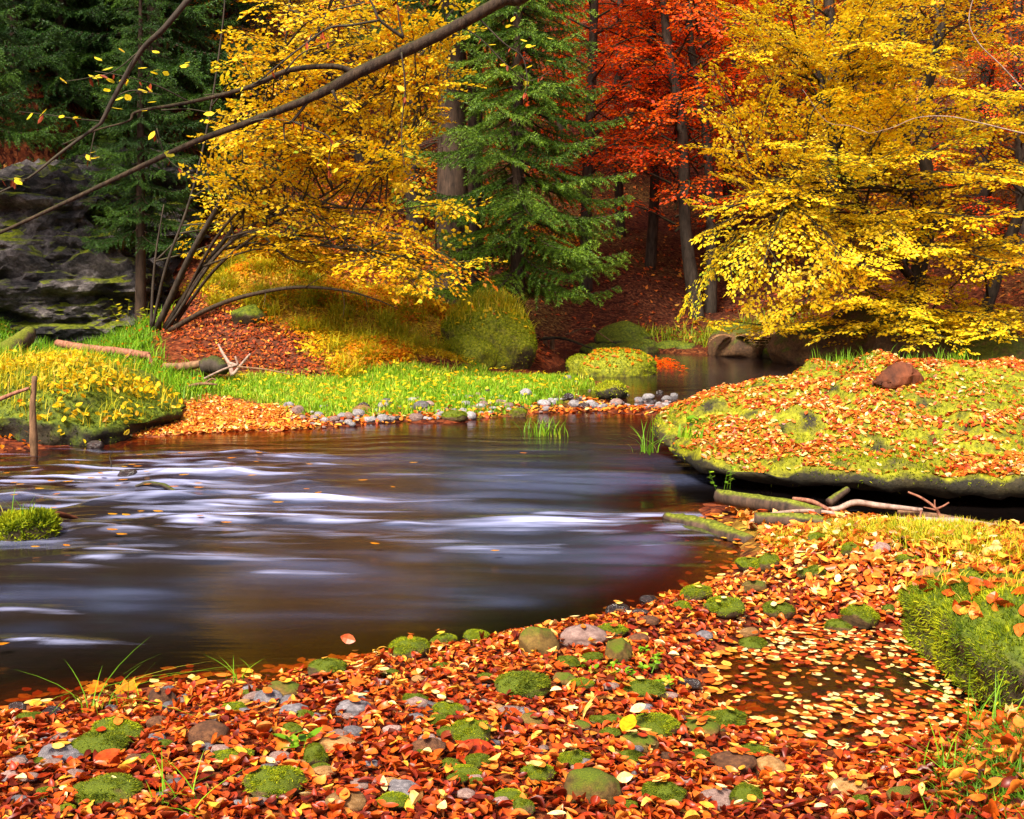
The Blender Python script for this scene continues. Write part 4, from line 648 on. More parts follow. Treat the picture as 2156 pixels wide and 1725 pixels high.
# red shoots glimpsed inside the yellow crown belong to a copper-leaved neighbour further back
# --- multi-stemmed yellow tree on the left bank
R2 = np.random.default_rng(202); root2 = empty('beech_tree', D(345, 690, 18.1), label='many-stemmed golden beech fanning out over the left bank', cat='tree'); base = np.array(root2.location)
ST = [[(330,694,18.1),(400,540,17.5),(480,400,17),(600,200,16.5),(700,0,16.3),(760,-180,16.2)], [(345,694,18.1),(430,560,17.6),(510,450,17.3),(560,300,16.8),(600,100,16.5),(620,-150,16.5)], [(360,694,18.1),(450,570,17.5),(560,480,17),(700,400,16.3),(840,300,16),(900,230,15.8)],
      [(320,694,18.2),(350,560,18),(400,420,18),(440,250,18),(470,40,18),(480,-120,18)], [(355,694,18.1),(470,480,17.2),(640,330,16.5),(800,190,16),(950,70,15.8)], [(350,694,18),(500,500,17),(700,520,16),(850,550,15.8),(960,560,15.8)], [(318,690,18.2),(322,600,18.2),(330,520,18.2),(345,430,18.3)], [(365,694,18),(420,580,17.6),(520,480,17.1),(640,440,16.5),(760,440,16.2),(900,450,15.8)]]
TS = []
for k, s in enumerate(ST):
    mb = MB(); P_ = [D(*q) for q in s]; bark_tube(mb, P_, np.linspace(.048 if k < 2 else .028, .009, 5)*(1.2 if k == 0 else 1), 8, 6, .08, k); mb.build('stem', M['limb'] if k in (2, 4, 7) else M['bark'], root2, True, loc=base); TS.append(smooth_path(P_, 8)[12:])
mb = MB(); A_ = [D(*q) for q in [(358,696,17.8),(430,655,17.4),(510,625,17),(620,605,16.6),(720,611,16.3),(790,630,16.1),(838,650,16)]]; bark_tube(mb, A_, (.05, .04, .035, .028, .02, .012, .005), 8, 6, .07)
for q in ([(640,607,16.5),(680,580,16.4),(700,560,16.4)], [(720,612,16.3),(725,640,16.3),(722,670,16.3)], [(560,612,16.8),(555,650,16.7)], [(770,625,16.2),(775,660,16.2)]): bark_tube(mb, [D(*z) for z in q], (.008, .005, .003), 5, 3, .05)
mb.build('arching_stem', M['limb'], root2, True, loc=base)
mb = MB()
for q in ([(560,500,16.6),(600,540,16.6),(650,552,16.5),(672,545,16.5)], [(480,500,17),(540,485,16.8),(590,495,16.6),(640,520,16.5),(668,548,16.4)], [(430,560,17.4),(500,535,17),(560,520,16.8)]): bark_tube(mb, [D(*z) for z in q], (.02, .016, .012, .006), 6, 5, .06)
mb.build('branch', M['limb'], root2, True, loc=base)
mt = MB(); ml = MB(); tk = MB()
tips = [(985,60,15.6),(955,145,15.5),(965,175,15.4),(900,245,15.5),(940,235,15.6),(880,330,15.4),(955,425,15.3),(975,450,15.3),(1000,548,15.2),(985,570,15.4),(930,600,15.3),(880,615,15.4),(820,560,15.2),(900,520,15.1),(760,560,15.4),(860,400,15.3),(820,330,15.3),(700,560,15.6),(840,600,15.3)]
for x, y in poly_pick(92, [(470,-60),(1000,-60),(960,60),(930,160),(900,230),(830,300),(880,400),(950,540),(800,560),(690,500),(600,430),(450,400),(420,300),(470,200),(500,100)], R2): tips.append((x, y, R2.uniform(14.9, 17.6)))
for x, y in poly_pick(26, [(470,410),(700,480),(840,560),(760,590),(620,560),(480,500)], R2): tips.append((x, y, R2.uniform(16, 19)))
for x, y, d in tips:
    P_ = limb_to(D(x, y, d), TS, R2, R2.uniform(1.0, 2.0), .12); bark_tube(tk, P_, (.018, .012, .008, .003), 5, 5, .05)
    spray(P_, mt, ml, R2.uniform(.38, .6), .080, .17, 7, 3, .2, .22, R2, .005, R2.normal(.06, .14)-.0003*max(0, y-250))
tk.build('branches', M['bark'], root2, True, loc=base); mt.build('twigs', M['bark'], root2, loc=base)
ml.build('crown', M['gold'], root2, loc=base)
# --- generic beech crowns for the wood behind (built once, placed by copies)
def crown_mesh(name, mat, seed, Ht=10., Rad=3., h0=1.5, nlimb=46, leaf=.10, sub=.8, nt=6, nl=3, sp=.2):
    R = np.random.default_rng(seed); ml = MB(); mt = MB()
    for k in range(nlimb):
        h = h0+(Ht-h0)*((k+.5)/nlimb)**1.1; az = k*2.4+R.normal(0, .4); L = Rad*(math.sin(math.pi*min(1, .22+.75*(h-h0)/(Ht-h0)))**.7)*R.uniform(.65, 1.15)
        dr = np.array([math.cos(az), math.sin(az), 0]); P_ = np.array([[0, 0, h], dr*L*.35+[0, 0, h+L*.16], dr*L*.7+[0, 0, h+L*.2]+R.normal(0, .12, 3), dr*L+[0, 0, h+L*R.uniform(-.05, .22)]])
        bark_tube(mt, P_, (.035, .02, .012, .005), 4, 4, .0); spray(P_, mt, ml, sub*R.uniform(.7, 1.1), leaf, sp, nt, nl, .15, .12, R, .008, R.normal(0, .14))
    return ml.build('crown', mat, mesh_only=True), mt.build('branches', M['bark'], mesh_only=True)
CR = {'red1': crown_mesh('r1', M['red'], 1), 'red2': crown_mesh('r2', M['red'], 2, 9.5, 3.3, 1.0, 38), 'org1': crown_mesh('o1', M['orange'], 3, 10, 3.2, .8, 44), 'gold1': crown_mesh('g1', M['gold'], 4, 10, 3.2, 1.2, 44)}
def wood_tree(x, y, d, crown, label, r=.16, lean=(0, 0), sc=1.0, rot=0., Ht=13, cz=0., group=None, name='beech_tree'):
    b = hit(x, y, 90) if d is None else D(x, y, d); b = np.array([b[0], b[1], H([b[:2]])[0]])
    root = empty(name, b, label=label, cat='tree', group=group); mb = MB(); t = np.linspace(0, 1, 6)[:, None]; R = np.random.default_rng(int(x+y))
    P_ = b+np.array([0, 0, -.4])+np.c_[t*lean[0]+R.normal(0, .06, (6, 1)), t*lean[1]+R.normal(0, .06, (6, 1)), t*Ht]; bark_tube(mb, P_, np.array([1.25, .95, .85, .7, .5, .25])*r, 10, 5, .06)
    mb.build('trunk', M['bark'], root, True, loc=b)
    if crown:
        for me, nm in zip(CR[crown], ('crown', 'branches')):
            o = bpy.data.objects.new(nm, me); C.objects.link(o); o.parent = root; o.scale = (sc,)*3; o.rotation_euler = (0, 0, rot); o.location = (lean[0]*.5, lean[1]*.5, cz)
    return root
G_RED = 'red beeches on the far slope'
for a in ((1240,655,26.5,'red1','red beech with a straight dark trunk just right of the green spruce',.14,(.1,0),1.0,0.3,13,.9),(1305,600,31,'red2','slender red beech between the spruce and the middle far trunk',.12,(0,0),.95,1.3,13,1.0),(1365,615,28.5,'red1','red beech with a slim upright trunk in the middle of the far slope',.13,(.2,0),.95,2.2,13,.9),
          (1470,655,25.8,'red2','red beech with the thick leaning trunk at the far bend',.15,(-1.0,.5),.95,.8,12,1.0),(1502,648,26.2,'red1','second leaning red beech, its trunk touching the thick leaning one',.13,(-.6,.8),.92,4.0,12,1.9),(1545,620,29.5,'red2','red beech standing behind the tips of the big yellow beech',.15,(0,0),.95,5.1,13,.8),
          (1180,560,34,'red1','red beech mostly behind the top of the green spruce',.15,(0,0),1.1,3.0,14,0.),(1440,520,36,'red2','red beech high on the slope behind the leaning trunks',.14,(0,0),1.15,.2,14,0.),(1640,560,33,'red1','red beech high on the slope behind the yellow crown',.16,(0,0),1.1,1.9,14,0.),(1330,420,41,'red1','farthest red beech near the top of the slope',.15,(0,0),1.2,2.7,14,0.),(1550,400,42,'org1','orange beech far up the slope above the red ones',.15,(0,0),1.25,.7,14,0.)):
    x, y, d, cr, lab, r, ln, sc, rot, Ht, cz = a; wood_tree(x, y, d, cr, lab, r, ln, sc, rot, Ht, cz, G_RED)
G_OR = 'orange beeches behind the yellow trees'
for a in ((600,560,28,'org1','orange beech behind the left part of the golden crown',.16,(0,0),.95,.2),(760,600,27,'gold1','golden beech behind the middle of the many-stemmed tree',.15,(0,0),.9,1.2),(870,620,26,'org1','orange beech whose trunk stands left of the old spruce trunk',.19,(0,0),.85,2.4),(680,480,34,'gold1','farther golden beech up the left slope',.15,(0,0),1.1,3.3),(930,540,35,'org1','orange beech glowing between golden crown and spruce',.15,(0,0),1.15,4.1),(520,430,33,'gold1','golden beech near the top of the left slope',.16,(0,0),1.1,.9),
          (1750,640,26,'gold1','golden beech behind the big yellow crown on the right bank',.17,(0,0),1.0,1.5),(1900,640,27.5,'org1','orange beech deep behind the big yellow crown',.17,(0,0),1.0,.4),(2080,640,25,'org1','orange beech behind the right edge of the yellow crown',.17,(0,0),.95,2.9),(2200,600,28,'gold1','golden beech at the far right edge',.17,(0,0),1.1,5.5),(1680,560,37,'org1','orange beech up the slope between red and yellow crowns',.15,(0,0),1.2,.1),(1850,520,38,'gold1','golden beech high behind the big yellow crown',.15,(0,0),1.2,.6),(2060,520,38,'org1','orange beech high at the right',.15,(0,0),1.2,3.6),(2150,660,23.5,'red2','copper-red beech glimpsed through the yellow crown at the right edge',.12,(0,0),.6,3.6)):
    x, y, d, cr, lab, r, ln, sc, rot = a; wood_tree(x, y, d, cr, lab, r, ln, sc, rot, 13, 0., G_OR)
# --- spruces
def spruce_meshes(seed, Ht, Rad, z0, nb, mat, blade=.075, step=.12, hang=.55):
    R = np.random.default_rng(seed); mt = MB(); ml = MB()
    for k in range(nb):
        wh = k//7; nw = nb/7; f = (wh+.5)/nw; h = z0+(Ht*.985-z0)*f**.9+R.normal(0, .07); az = (k % 7)*.8976+wh*.5+R.normal(0, .15); L = max(.25, Rad*(1-(h/Ht))**.9*R.uniform(.7, 1.12)); dr = np.array([math.cos(az), math.sin(az), 0]); sd = np.array([-math.sin(az), math.cos(az), 0])
        t = np.linspace(0, 1, 8); drop = -.50*t+.36*t**2.4; P_ = dr*(L*t)[:, None]+np.array([0, 0, 1.])*(h+L*drop*R.uniform(.7, 1.3))[:, None]+sd*(L*.08*R.normal()*t*t)[:, None]
        V, fs = tube_arrays(P_, np.linspace(.010+.008*L, .003, 8), 4, False); mt.add(V, fs)
        n = max(4, int(L*.9/step)); tt = np.linspace(.12, 1, n); B = np.stack([np.interp(tt, t, P_[:, q]) for q in range(3)], 1); B = np.repeat(B, 2, 0); t2 = np.repeat(tt, 2); sg = np.tile([1, -1], n)[:, None]; m = len(B)
        l = L*.36*(1.02-t2)**.8*R.uniform(.5, 1.2, m)+.10; d = nrm(sd*sg*R.uniform(.5, 1, (m, 1))+dr*R.uniform(.5, .9, (m, 1))); hg = hang*R.uniform(.5, 1.4, m)
        # each shoot is a drooping curve carrying needles
        ns_ = np.maximum(3, (l/.026).astype(int)); idx = np.repeat(np.arange(m), ns_); u = np.concatenate([np.linspace(.02, 1, q) for q in ns_])
        pos = B[idx]+d[idx]*(l[idx]*u)[:, None]-np.array([0, 0, 1.])*(l[idx]*hg[idx]*u*u)[:, None]; tg = nrm(d[idx]-np.array([0, 0, 1.])*(2*hg[idx]*u)[:, None])
        E = B+d*l[:, None]-np.array([0, 0, 1.])*(l*hg)[:, None]; mid = B+d*(l*.5)[:, None]-np.array([0, 0, 1.])*(l*hg*.25)[:, None]; twigs_fast(mt, B, mid, .004, .003); twigs_fast(mt, mid, E, .003, .0015)
        w = nrm(np.cross(tg, np.array([0, 0, 1.]))+1e-6); upv = np.cross(w, tg); bt = R.normal(0, .12)
        for q in range(4):
            a = R.uniform(-.5, .5, len(pos))+(0, 1.6, -1.6, 3.1)[q]; nd_ = nrm(tg*R.uniform(.5, 1, (len(pos), 1))+(w*np.sin(a)[:, None]+upv*np.cos(a)[:, None])*.75); Lb = blade*R.uniform(.6, 1.15, len(pos)); s = nrm(np.cross(nd_, R.normal(0, 1, (len(pos), 3)))); ww = .0085
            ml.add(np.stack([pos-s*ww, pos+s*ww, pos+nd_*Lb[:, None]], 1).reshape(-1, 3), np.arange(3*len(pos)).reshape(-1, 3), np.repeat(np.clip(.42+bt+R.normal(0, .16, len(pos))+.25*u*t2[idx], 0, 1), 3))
    return ml.build('crown', mat, mesh_only=True), mt.build('branches', M['spruce_bark'], mesh_only=True)
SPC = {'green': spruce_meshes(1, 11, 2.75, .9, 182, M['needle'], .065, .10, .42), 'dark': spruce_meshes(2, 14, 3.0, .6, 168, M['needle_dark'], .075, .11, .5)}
def spruce(b, kind, label, Ht, r, sc=1., rot=0., cz=0., group=None):
    b = np.array(b, float); root = empty('spruce_tree', b, label=label, cat='tree', group=group); mb = MB(); t = np.linspace(0, 1, 6)[:, None]; bark_tube(mb, b+np.c_[t*0, t*0, t*Ht-.4], np.array([1.3, 1, .85, .65, .4, .1])*r, 12, 5, .08); mb.build('trunk', M['spruce_bark'], root, True, loc=b)
    for me, nm in zip(SPC[kind], ('crown', 'branches')):
        o = bpy.data.objects.new(nm, me); C.objects.link(o); o.parent = root; o.scale = (sc,)*3; o.rotation_euler = (0, 0, rot); o.location = (0, 0, cz)
    return root
q = D(1090, 690, 20.2); q[2] = H([q[:2]])[0]; spruce(q, 'green', 'fresh green spruce with drooping sprays in the middle of the picture', 11.5, .12)
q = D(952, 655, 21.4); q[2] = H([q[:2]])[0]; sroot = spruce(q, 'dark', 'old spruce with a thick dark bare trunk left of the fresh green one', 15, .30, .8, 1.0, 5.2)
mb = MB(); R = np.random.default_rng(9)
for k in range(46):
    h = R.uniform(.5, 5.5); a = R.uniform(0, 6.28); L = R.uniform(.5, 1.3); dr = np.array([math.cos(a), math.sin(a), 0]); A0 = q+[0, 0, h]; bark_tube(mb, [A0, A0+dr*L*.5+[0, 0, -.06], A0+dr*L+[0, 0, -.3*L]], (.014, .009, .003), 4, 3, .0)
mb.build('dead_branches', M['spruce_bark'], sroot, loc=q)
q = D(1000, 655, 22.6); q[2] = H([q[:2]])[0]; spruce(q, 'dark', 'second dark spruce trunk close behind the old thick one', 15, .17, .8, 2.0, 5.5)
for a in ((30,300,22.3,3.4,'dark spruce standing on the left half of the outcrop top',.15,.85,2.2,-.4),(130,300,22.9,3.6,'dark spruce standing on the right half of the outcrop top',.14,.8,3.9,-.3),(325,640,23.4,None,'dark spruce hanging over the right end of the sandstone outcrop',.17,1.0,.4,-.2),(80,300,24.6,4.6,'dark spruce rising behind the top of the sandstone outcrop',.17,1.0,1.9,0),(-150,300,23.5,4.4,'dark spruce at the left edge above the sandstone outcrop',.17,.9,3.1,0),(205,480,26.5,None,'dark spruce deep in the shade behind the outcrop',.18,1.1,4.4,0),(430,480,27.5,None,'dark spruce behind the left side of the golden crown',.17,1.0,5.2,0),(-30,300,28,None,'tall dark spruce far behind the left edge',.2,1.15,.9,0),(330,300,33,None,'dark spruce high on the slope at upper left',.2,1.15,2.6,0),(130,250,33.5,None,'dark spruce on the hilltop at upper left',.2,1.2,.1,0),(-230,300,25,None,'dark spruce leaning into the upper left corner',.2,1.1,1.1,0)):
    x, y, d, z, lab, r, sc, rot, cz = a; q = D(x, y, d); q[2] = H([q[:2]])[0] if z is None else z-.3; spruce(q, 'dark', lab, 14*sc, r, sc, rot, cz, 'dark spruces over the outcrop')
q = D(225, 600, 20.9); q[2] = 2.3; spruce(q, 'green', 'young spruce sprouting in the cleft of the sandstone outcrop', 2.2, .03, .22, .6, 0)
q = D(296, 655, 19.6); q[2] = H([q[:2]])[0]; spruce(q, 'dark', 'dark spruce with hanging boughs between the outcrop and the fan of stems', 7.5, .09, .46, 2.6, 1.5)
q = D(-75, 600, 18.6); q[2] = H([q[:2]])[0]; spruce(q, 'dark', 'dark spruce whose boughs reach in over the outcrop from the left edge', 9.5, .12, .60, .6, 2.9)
# ------------------------------------------------------------------ the bare limb reaching in over the river
R5 = np.random.default_rng(55); tb0 = np.array([3.4, .6, .3]); root = empty('overhanging_branch', D(1060, -3, 6.8), label='long dark bare limb slanting down across the upper left', cat='branch'); base = np.array(root.location)
def px(L): return [D(*q) for q in L]
mb = MB(); bark_tube(mb, [tb0-[0, 0, .4], [3.2, .7, 2.2], [2.7, 1.4, 4.2], [1.9, 3.4, 4.6], [.95, 5.7, 4.0], D(1130, -30, 6.7), D(1060, 0, 6.8), D(980, 45, 6.8)], (.22, .18, .12, .07, .048, .042, .039, .037), 12, 6, .06)
bark_tube(mb, px([(980,45,6.8),(880,95,6.75),(760,150,6.7),(700,183,6.65),(640,212,6.6),(520,258,6.5),(400,303,6.4),(250,373,6.3),(130,430,6.2),(0,490,6.1),(-120,540,6.0)]), (.037, .037, .037, .032, .026, .021, .017, .014, .012, .010, .008), 10, 9, .16, 3); mb.build('limb', M['limb'], root, True, loc=base)
mb = MB(); bark_tube(mb, px([(745,152,6.7),(700,140,6.65),(610,148,6.55),(520,185,6.45),(400,215,6.3),(290,235,6.2),(270,255,6.15),(200,275,6.1),(130,305,6.0)]), (.021, .018, .016, .013, .010, .007, .005, .003), 7, 6, .06); mb.build('side_branch', M['limb'], root, True, loc=base)
mb = MB(); bark_tube(mb, [[.95, 5.7, 4.0], [-.5, 5.5, 4.1], D(470, -110, 5.6), D(400, -5, 5.7)], (.03, .026, .02, .016), 7, 5, .05)
bark_tube(mb, px([(400,-5,5.7),(345,60,5.7),(295,110,5.75),(240,205,5.75),(215,255,5.75),(198,270,5.75),(130,320,5.7),(60,375,5.65),(0,405,5.6),(-60,440,5.6)]), (.016, .015, .013, .011, .009, .007, .005, .003), 7, 6, .06); mb.build('side_branch', M['bark'], root, True, loc=base)
mb = MB(); TWP = []
for L, r in (([(850,80,6.75),(800,42,6.7),(785,10,6.7),(765,-20,6.7)], .012), ([(845,110,6.7),(853,180,6.7),(847,250,6.7),(846,300,6.7),(852,352,6.7)], .006), ([(800,42,6.7),(740,53,6.6),(690,60,6.6),(620,110,6.5),(520,185,6.45),(430,200,6.4)], .009), ([(655,205,6.6),(615,255,6.6),(598,262,6.6),(600,300,6.6)], .011), ([(615,255,6.6),(650,270,6.6),(695,292,6.6),(692,340,6.6),(700,370,6.6)], .006), ([(1000,30,6.8),(1060,90,6.8),(1100,120,6.8),(1110,170,6.8),(1105,200,6.8)], .006), ([(960,50,6.8),(1010,80,6.8),(1060,130,6.8),(1110,170,6.8),(1160,150,6.8)], .005), ([(520,258,6.5),(560,250,6.45),(640,258,6.4)], .005), ([(340,232,6.3),(400,230,6.3),(480,245,6.3)], .005), ([(330,270,6.35),(350,330,6.35),(400,370,6.3)], .004), ([(290,110,5.75),(240,150,5.7),(180,165,5.7),(130,172,5.7)], .004), ([(215,255,5.75),(160,250,5.7),(90,240,5.7),(40,235,5.7)], .004), ([(240,205,5.75),(280,190,5.75),(340,200,5.75)], .004), ([(60,375,5.65),(30,380,5.6),(-20,370,5.6)], .004), ([(333,302,6.4),(328,285,6.4),(326,275,6.4)], .007), ([(700,190,6.6),(711,215,6.6)], .012), ([(850,80,6.75),(840,40,6.75),(835,-20,6.75)], .007), ([(400,215,6.3),(330,180,6.2),(260,160,6.1),(200,150,6.1)], .005), ([(600,150,6.5),(640,110,6.5),(720,80,6.5)], .006), ([(200,275,6.1),(190,330,6.1),(195,350,6.1)], .004)): tm_ = MB(); bark_tube(tm_, px(L), np.array([1, .8, .6, .35])*r, 5, 5, .04); tm_.build('twig', M['bark'], root, True, loc=base); TWP += [tuple(q) for q in smooth_path(L, 6)[5:]]
mb = MB(); sp_ = [(320,108,6),(255,105,6),(215,150,6),(225,165,6),(250,172,6),(290,145,6),(320,150,6),(330,155,6),(390,135,6.2),(400,140,6.2),(345,160,6.2),(230,195,6),(275,213,6),(262,205,6),(215,130,6),(330,215,6.2),(365,222,6.3),(455,145,6.3),(470,155,6.4),(480,162,6.4),(490,125,6.4),(205,168,6),(270,168,6),(1085,35,6.8),(1085,55,6.8),(1065,60,6.8),(1095,85,6.8),(1045,95,6.8),(1115,100,6.8),(1110,95,6.8),(1150,80,6.8),(1150,128,6.8),(820,95,6.7),(640,100,6.5),(900,130,6.8),(310,235,6.2),(100,230,5.8),(140,178,5.8),(260,232,6.1),(1000,15,6.8),(1020,20,6.8)]
for k in range(40): sp_.append(TWP[R5.integers(0, len(TWP))])
P_ = np.array([D(*q) for q in sp_]); n = len(P_); ax = R5.normal(0, 1, (n, 3))*[1, .6, .35]; leaves(mb, P_, ax, nrm(R5.normal(0, .35, (n, 3))+[0, -.35, 1]), R5.uniform(.045, .07, n), LEAF_MID, 1.0, .2, .3, np.clip(R5.normal(.75, .12, n), 0, .95)); mb.build('leaves', M['yellow'], root, loc=base)
mb = MB(); n = 60; P_ = np.array([D(*TWP[R5.integers(0, len(TWP))]) for k in range(n)]); leaves(mb, P_, R5.normal(0, .3, (n, 3))+[0, 0, -1], R5.normal(0, 1, (n, 3)), R5.uniform(.03, .06, n), LEAF_MID, .6, .6, .5, R5.uniform(.1, .5, n)); mb.build('withered_leaves', M['litter_dark'], root, loc=base)
# ------------------------------------------------------------------ logs, sticks and driftwood
def log(name, label, L, r, mat, n=9, rough=.14, cat='log', extra=(), group=None, seed=0):
    P_ = px(L) if len(L[0]) == 3 and max(p[0] for p in L) > 20 else [np.array(q) for q in L]; mb = MB(); bark_tube(mb, P_, r, n, 6, rough, seed)
    for q, rr in extra: bark_tube(mb, px(q), rr, 6, 4, .08)
    return tag(mb.build(name, M[mat], smooth=True, loc=P_[0]), label, cat, group)
def gp(x, y, lift=0.): q = hit(x, y); return (x, y-lift, q[1])
log('fallen_log', 'thin brown fallen trunk propped on its broken side twigs in the left grass', [(120,722,16.2),(180,733,15.9),(250,740,15.6),(312,748,15.3)], (.055, .062, .06, .05), 'redwood', extra=(([(312,748,15.3),(322,770,15.2),(324,808,15.1)], (.03, .024, .018)), ([(288,748,15.4),(289,780,15.4),(288,800,15.4)], (.02, .014, .01)), ([(262,744,15.5),(272,780,15.4),(278,800,15.4)], (.014, .01, .008)), ([(240,745,15.6),(241,765,15.6)], (.015, .008)), ([(275,745,15.4),(245,775,15.3),(235,785,15.3)], (.012, .009, .006))))
log('fallen_log', 'thick mossy stump of a log at the left edge above the grassy boulder', [(-30,790,14.2),(10,745,14.8),(50,715,15.3),(62,700,15.6)], (.14, .15, .13, .09), 'mossylog', 12)
log('fallen_branch', 'bent dead branch lying in the grass under the propped trunk', [(180,745,15.5),(190,770,15.2),(240,785,15),(290,790,14.9)], (.02, .022, .02, .012), 'deadwood', 7, cat='branch')
log('fallen_log', 'short broken log lying in the debris on the left bank', [(345,772,15.1),(385,772,15),(430,765,15)], (.05, .06, .055), 'deadwood')
log('driftwood', 'pale forked driftwood standing up in the debris pile', [(490,790,14.7),(482,765,14.8),(470,745,14.9),(460,725,15)], (.03, .024, .02, .014), 'pale_bark', 7, cat='driftwood', extra=(([(490,790,14.7),(510,765,14.7),(527,745,14.7)], (.024, .02, .016)), ([(482,765,14.8),(500,768,14.7),(495,750,14.7)], (.028, .02, .012))))
log('driftwood', 'thin pale stick sloping across the debris pile', [(430,797,14.3),(470,778,14.5),(500,768,14.6)], (.014, .016, .014), 'pale_bark', 6, cat='stick')
log('driftwood', 'dark root lump in the debris pile', [(425,775,14.9),(450,768,14.9),(475,778,14.8)], (.10, .13, .08), 'bark', 9, .3, cat='driftwood')
log('driftwood', 'curved grey stick in the grass at the foot of the gravel', [(380,822,13.6),(405,812,13.8),(430,808,13.9),(458,810,13.9)], (.016, .024, .022, .012), 'deadwood', 6, cat='stick', extra=(([(430,808,13.9),(445,798,14),(455,800,14)], (.015, .012, .01)),))
log('fallen_branch', 'thin brown branch sticking out from the debris pile to the right', [(500,772,14.6),(560,778,14.5),(620,790,14.3)], (.014, .012, .006), 'deadwood', 6, cat='stick')
p0 = g_(72, 985, -.12); d0 = p0[1]
log('stake', 'upright weathered stake in the rapids at the left bank', [(72,990,d0),(71,920,d0),(69,860,d0),(73,792,d0)], (.030, .036, .028, .022), 'deadwood', 9, .2, cat='stake')
log('fallen_branch', 'thin branch leaning against the upright stake', [(-60,860,d0-.1),(0,840,d0-.1),(30,828,d0-.06),(62,817,d0-.04)], (.02, .02, .018, .014), 'redwood', 7, cat='stick')
d1 = g_(130, 1110, 0)[1]
log('driftwood', 'dark forked driftwood caught in the rapids beside the mossy rock', [(97,1132,d1-.25),(100,1112,d1-.1),(110,1092,d1+.0),(120,1083,d1+.1),(148,1088,d1+.2),(165,1092,d1+.25)], (.028, .030, .026, .022, .015, .008), 'stump', 8, .2, cat='driftwood')
d1 = g_(330, 1030, 0)[1]; log('driftwood', 'dark twiggy branch with leaves stranded in the rapids', [(285,1024,d1+.1),(310,1018,d1+.1),(345,1022,d1),(368,1036,d1-.1),(388,1048,d1-.2)], (.010, .016, .018, .018, .010), 'bark', 7, .2, cat='driftwood')
d1 = g_(232, 985, 0)[1]; log('twig', 'black bare twig sticking up out of the rapids', [(233,996,d1),(234,975,d1),(231,962,d1+.02),(238,948,d1)], (.007, .006, .005, .003), 'bark', 5, .05, cat='twig', extra=(([(234,985,d1),(250,990,d1),(268,998,d1)], (.005, .005, .003)),))
d1 = 7.35
log('fallen_log', 'black mossy log jutting into the river below the huge boulder', [(1403,1092,7.55),(1450,1104,7.35),(1500,1118,7.15),(1578,1140,6.8)], (.045, .06, .07, .045), 'mossylog', 10, .18)
log('fallen_log', 'splintered grey-black log beside the black mossy one in the water', [(1405,1112,7.35),(1460,1120,7.2),(1520,1134,7.0)], (.03, .035, .03), 'bark', 8, .2)
log('fallen_log', 'moss-covered rotten plank at the foot of the huge boulder', [(1512,1044,7.55),(1580,1056,7.35),(1660,1068,7.15),(1730,1080,7.0)], (.05, .055, .055, .035), 'mossylog', 9, .2)
log('fallen_log', 'flat mossy log lying in front of the rotten plank', [(1590,1092,6.95),(1680,1096,6.85),(1760,1108,6.75),(1850,1120,6.65)], (.04, .05, .05, .03), 'mossylog', 9, .18)
log('fallen_log', 'long pale barkless log along the right bank', [(1810,1106,6.85),(1900,1110,6.75),(2000,1112,6.7),(2080,1122,6.6),(2156,1138,6.45),(2260,1165,6.3)], (.045, .06, .065, .06, .06, .055), 'pale_bark', 11, .08)
log('fallen_log', 'thin brown pole lying behind the long pale log', [(1890,1078,7.2),(1980,1090,7.1),(2080,1108,7.0),(2200,1128,6.9)], (.022, .026, .026, .026), 'deadwood', 8, .08)
log('fallen_branch', 'pinkish bare branch arching in front of the shaded side of the huge boulder', [(1715,1072,7.2),(1760,1072,7.15),(1800,1058,7.15),(1850,1064,7.15),(1942,1074,7.1)], (.016, .018, .020, .019, .014), 'pale_bark', 7, .06, cat='branch')
log('fallen_branch', 'brown branch sloping over the mossy logs', [(1670,1050,7.3),(1710,1056,7.2),(1750,1076,7.1),(1790,1098,6.95)], (.014, .015, .012, .006), 'redwood', 6, .06, cat='branch')
log('fallen_branch', 'long thin tan branch lying across the mossy ground', [(1580,1098,6.95),(1620,1084,6.95),(1680,1076,7),(1740,1078,7),(1790,1090,6.95)], (.010, .013, .013, .012, .008), 'pale_bark', 6, .06, cat='branch')
log('twig', 'broken star-shaped twig standing against the dark gap under the boulder', [(1988,1112,6.9),(1978,1085,7),(1968,1068,7),(1940,1048,7.05),(1912,1036,7.1)], (.010, .011, .009, .008, .007), 'redwood', 6, .05, cat='twig', extra=(([(1970,1072,7),(1985,1066,7),(1998,1058,7)], (.008, .006, .005)), ([(1968,1070,7),(1968,1052,7)], (.007, .004)), ([(1972,1074,7),(1945,1068,7)], (.007, .003)), ([(1940,1074,7),(1935,1098,6.95),(1930,1110,6.9)], (.007, .006, .004))))
log('stub', 'mossy broken branch stub leaning on the boulder side', [(1745,1058,7.3),(1765,1044,7.35),(1785,1030,7.4)], (.03, .026, .022), 'mossylog', 8, .15, cat='branch')
log('fallen_branch', 'dark sunken branch at the far bank under the spruce', [(1110,718,21.3),(1180,712,21.5),(1250,735,21)], (.03, .03, .015), 'bark', 7, .1, cat='branch'); log('fallen_branch', 'pale curved branch drooping to the far water', [(1190,705,22),(1240,692,22),(1290,720,21.6)], (.02, .018, .008), 'deadwood', 6, .1, cat='branch')
log('fallen_log', 'dark trunk lying across the far slope under the red beeches', [(1235,665,26),(1320,660,26.5),(1400,648,27),(1480,640,27.6)], (.08, .09, .08, .05), 'bark', 8, .15)
for x, lab in ((1130, 'left of three weathered posts at the far waterline'), (1148, 'middle one of three weathered posts at the far waterline'), (1163, 'right of three weathered posts at the far waterline')):
    log('post', lab, [(x, 748, 22.6), (x, 725, 22.6), (x+1, 708, 22.6)], (.05, .05, .045), 'deadwood', 8, .08, cat='post', group='posts at the far waterline')
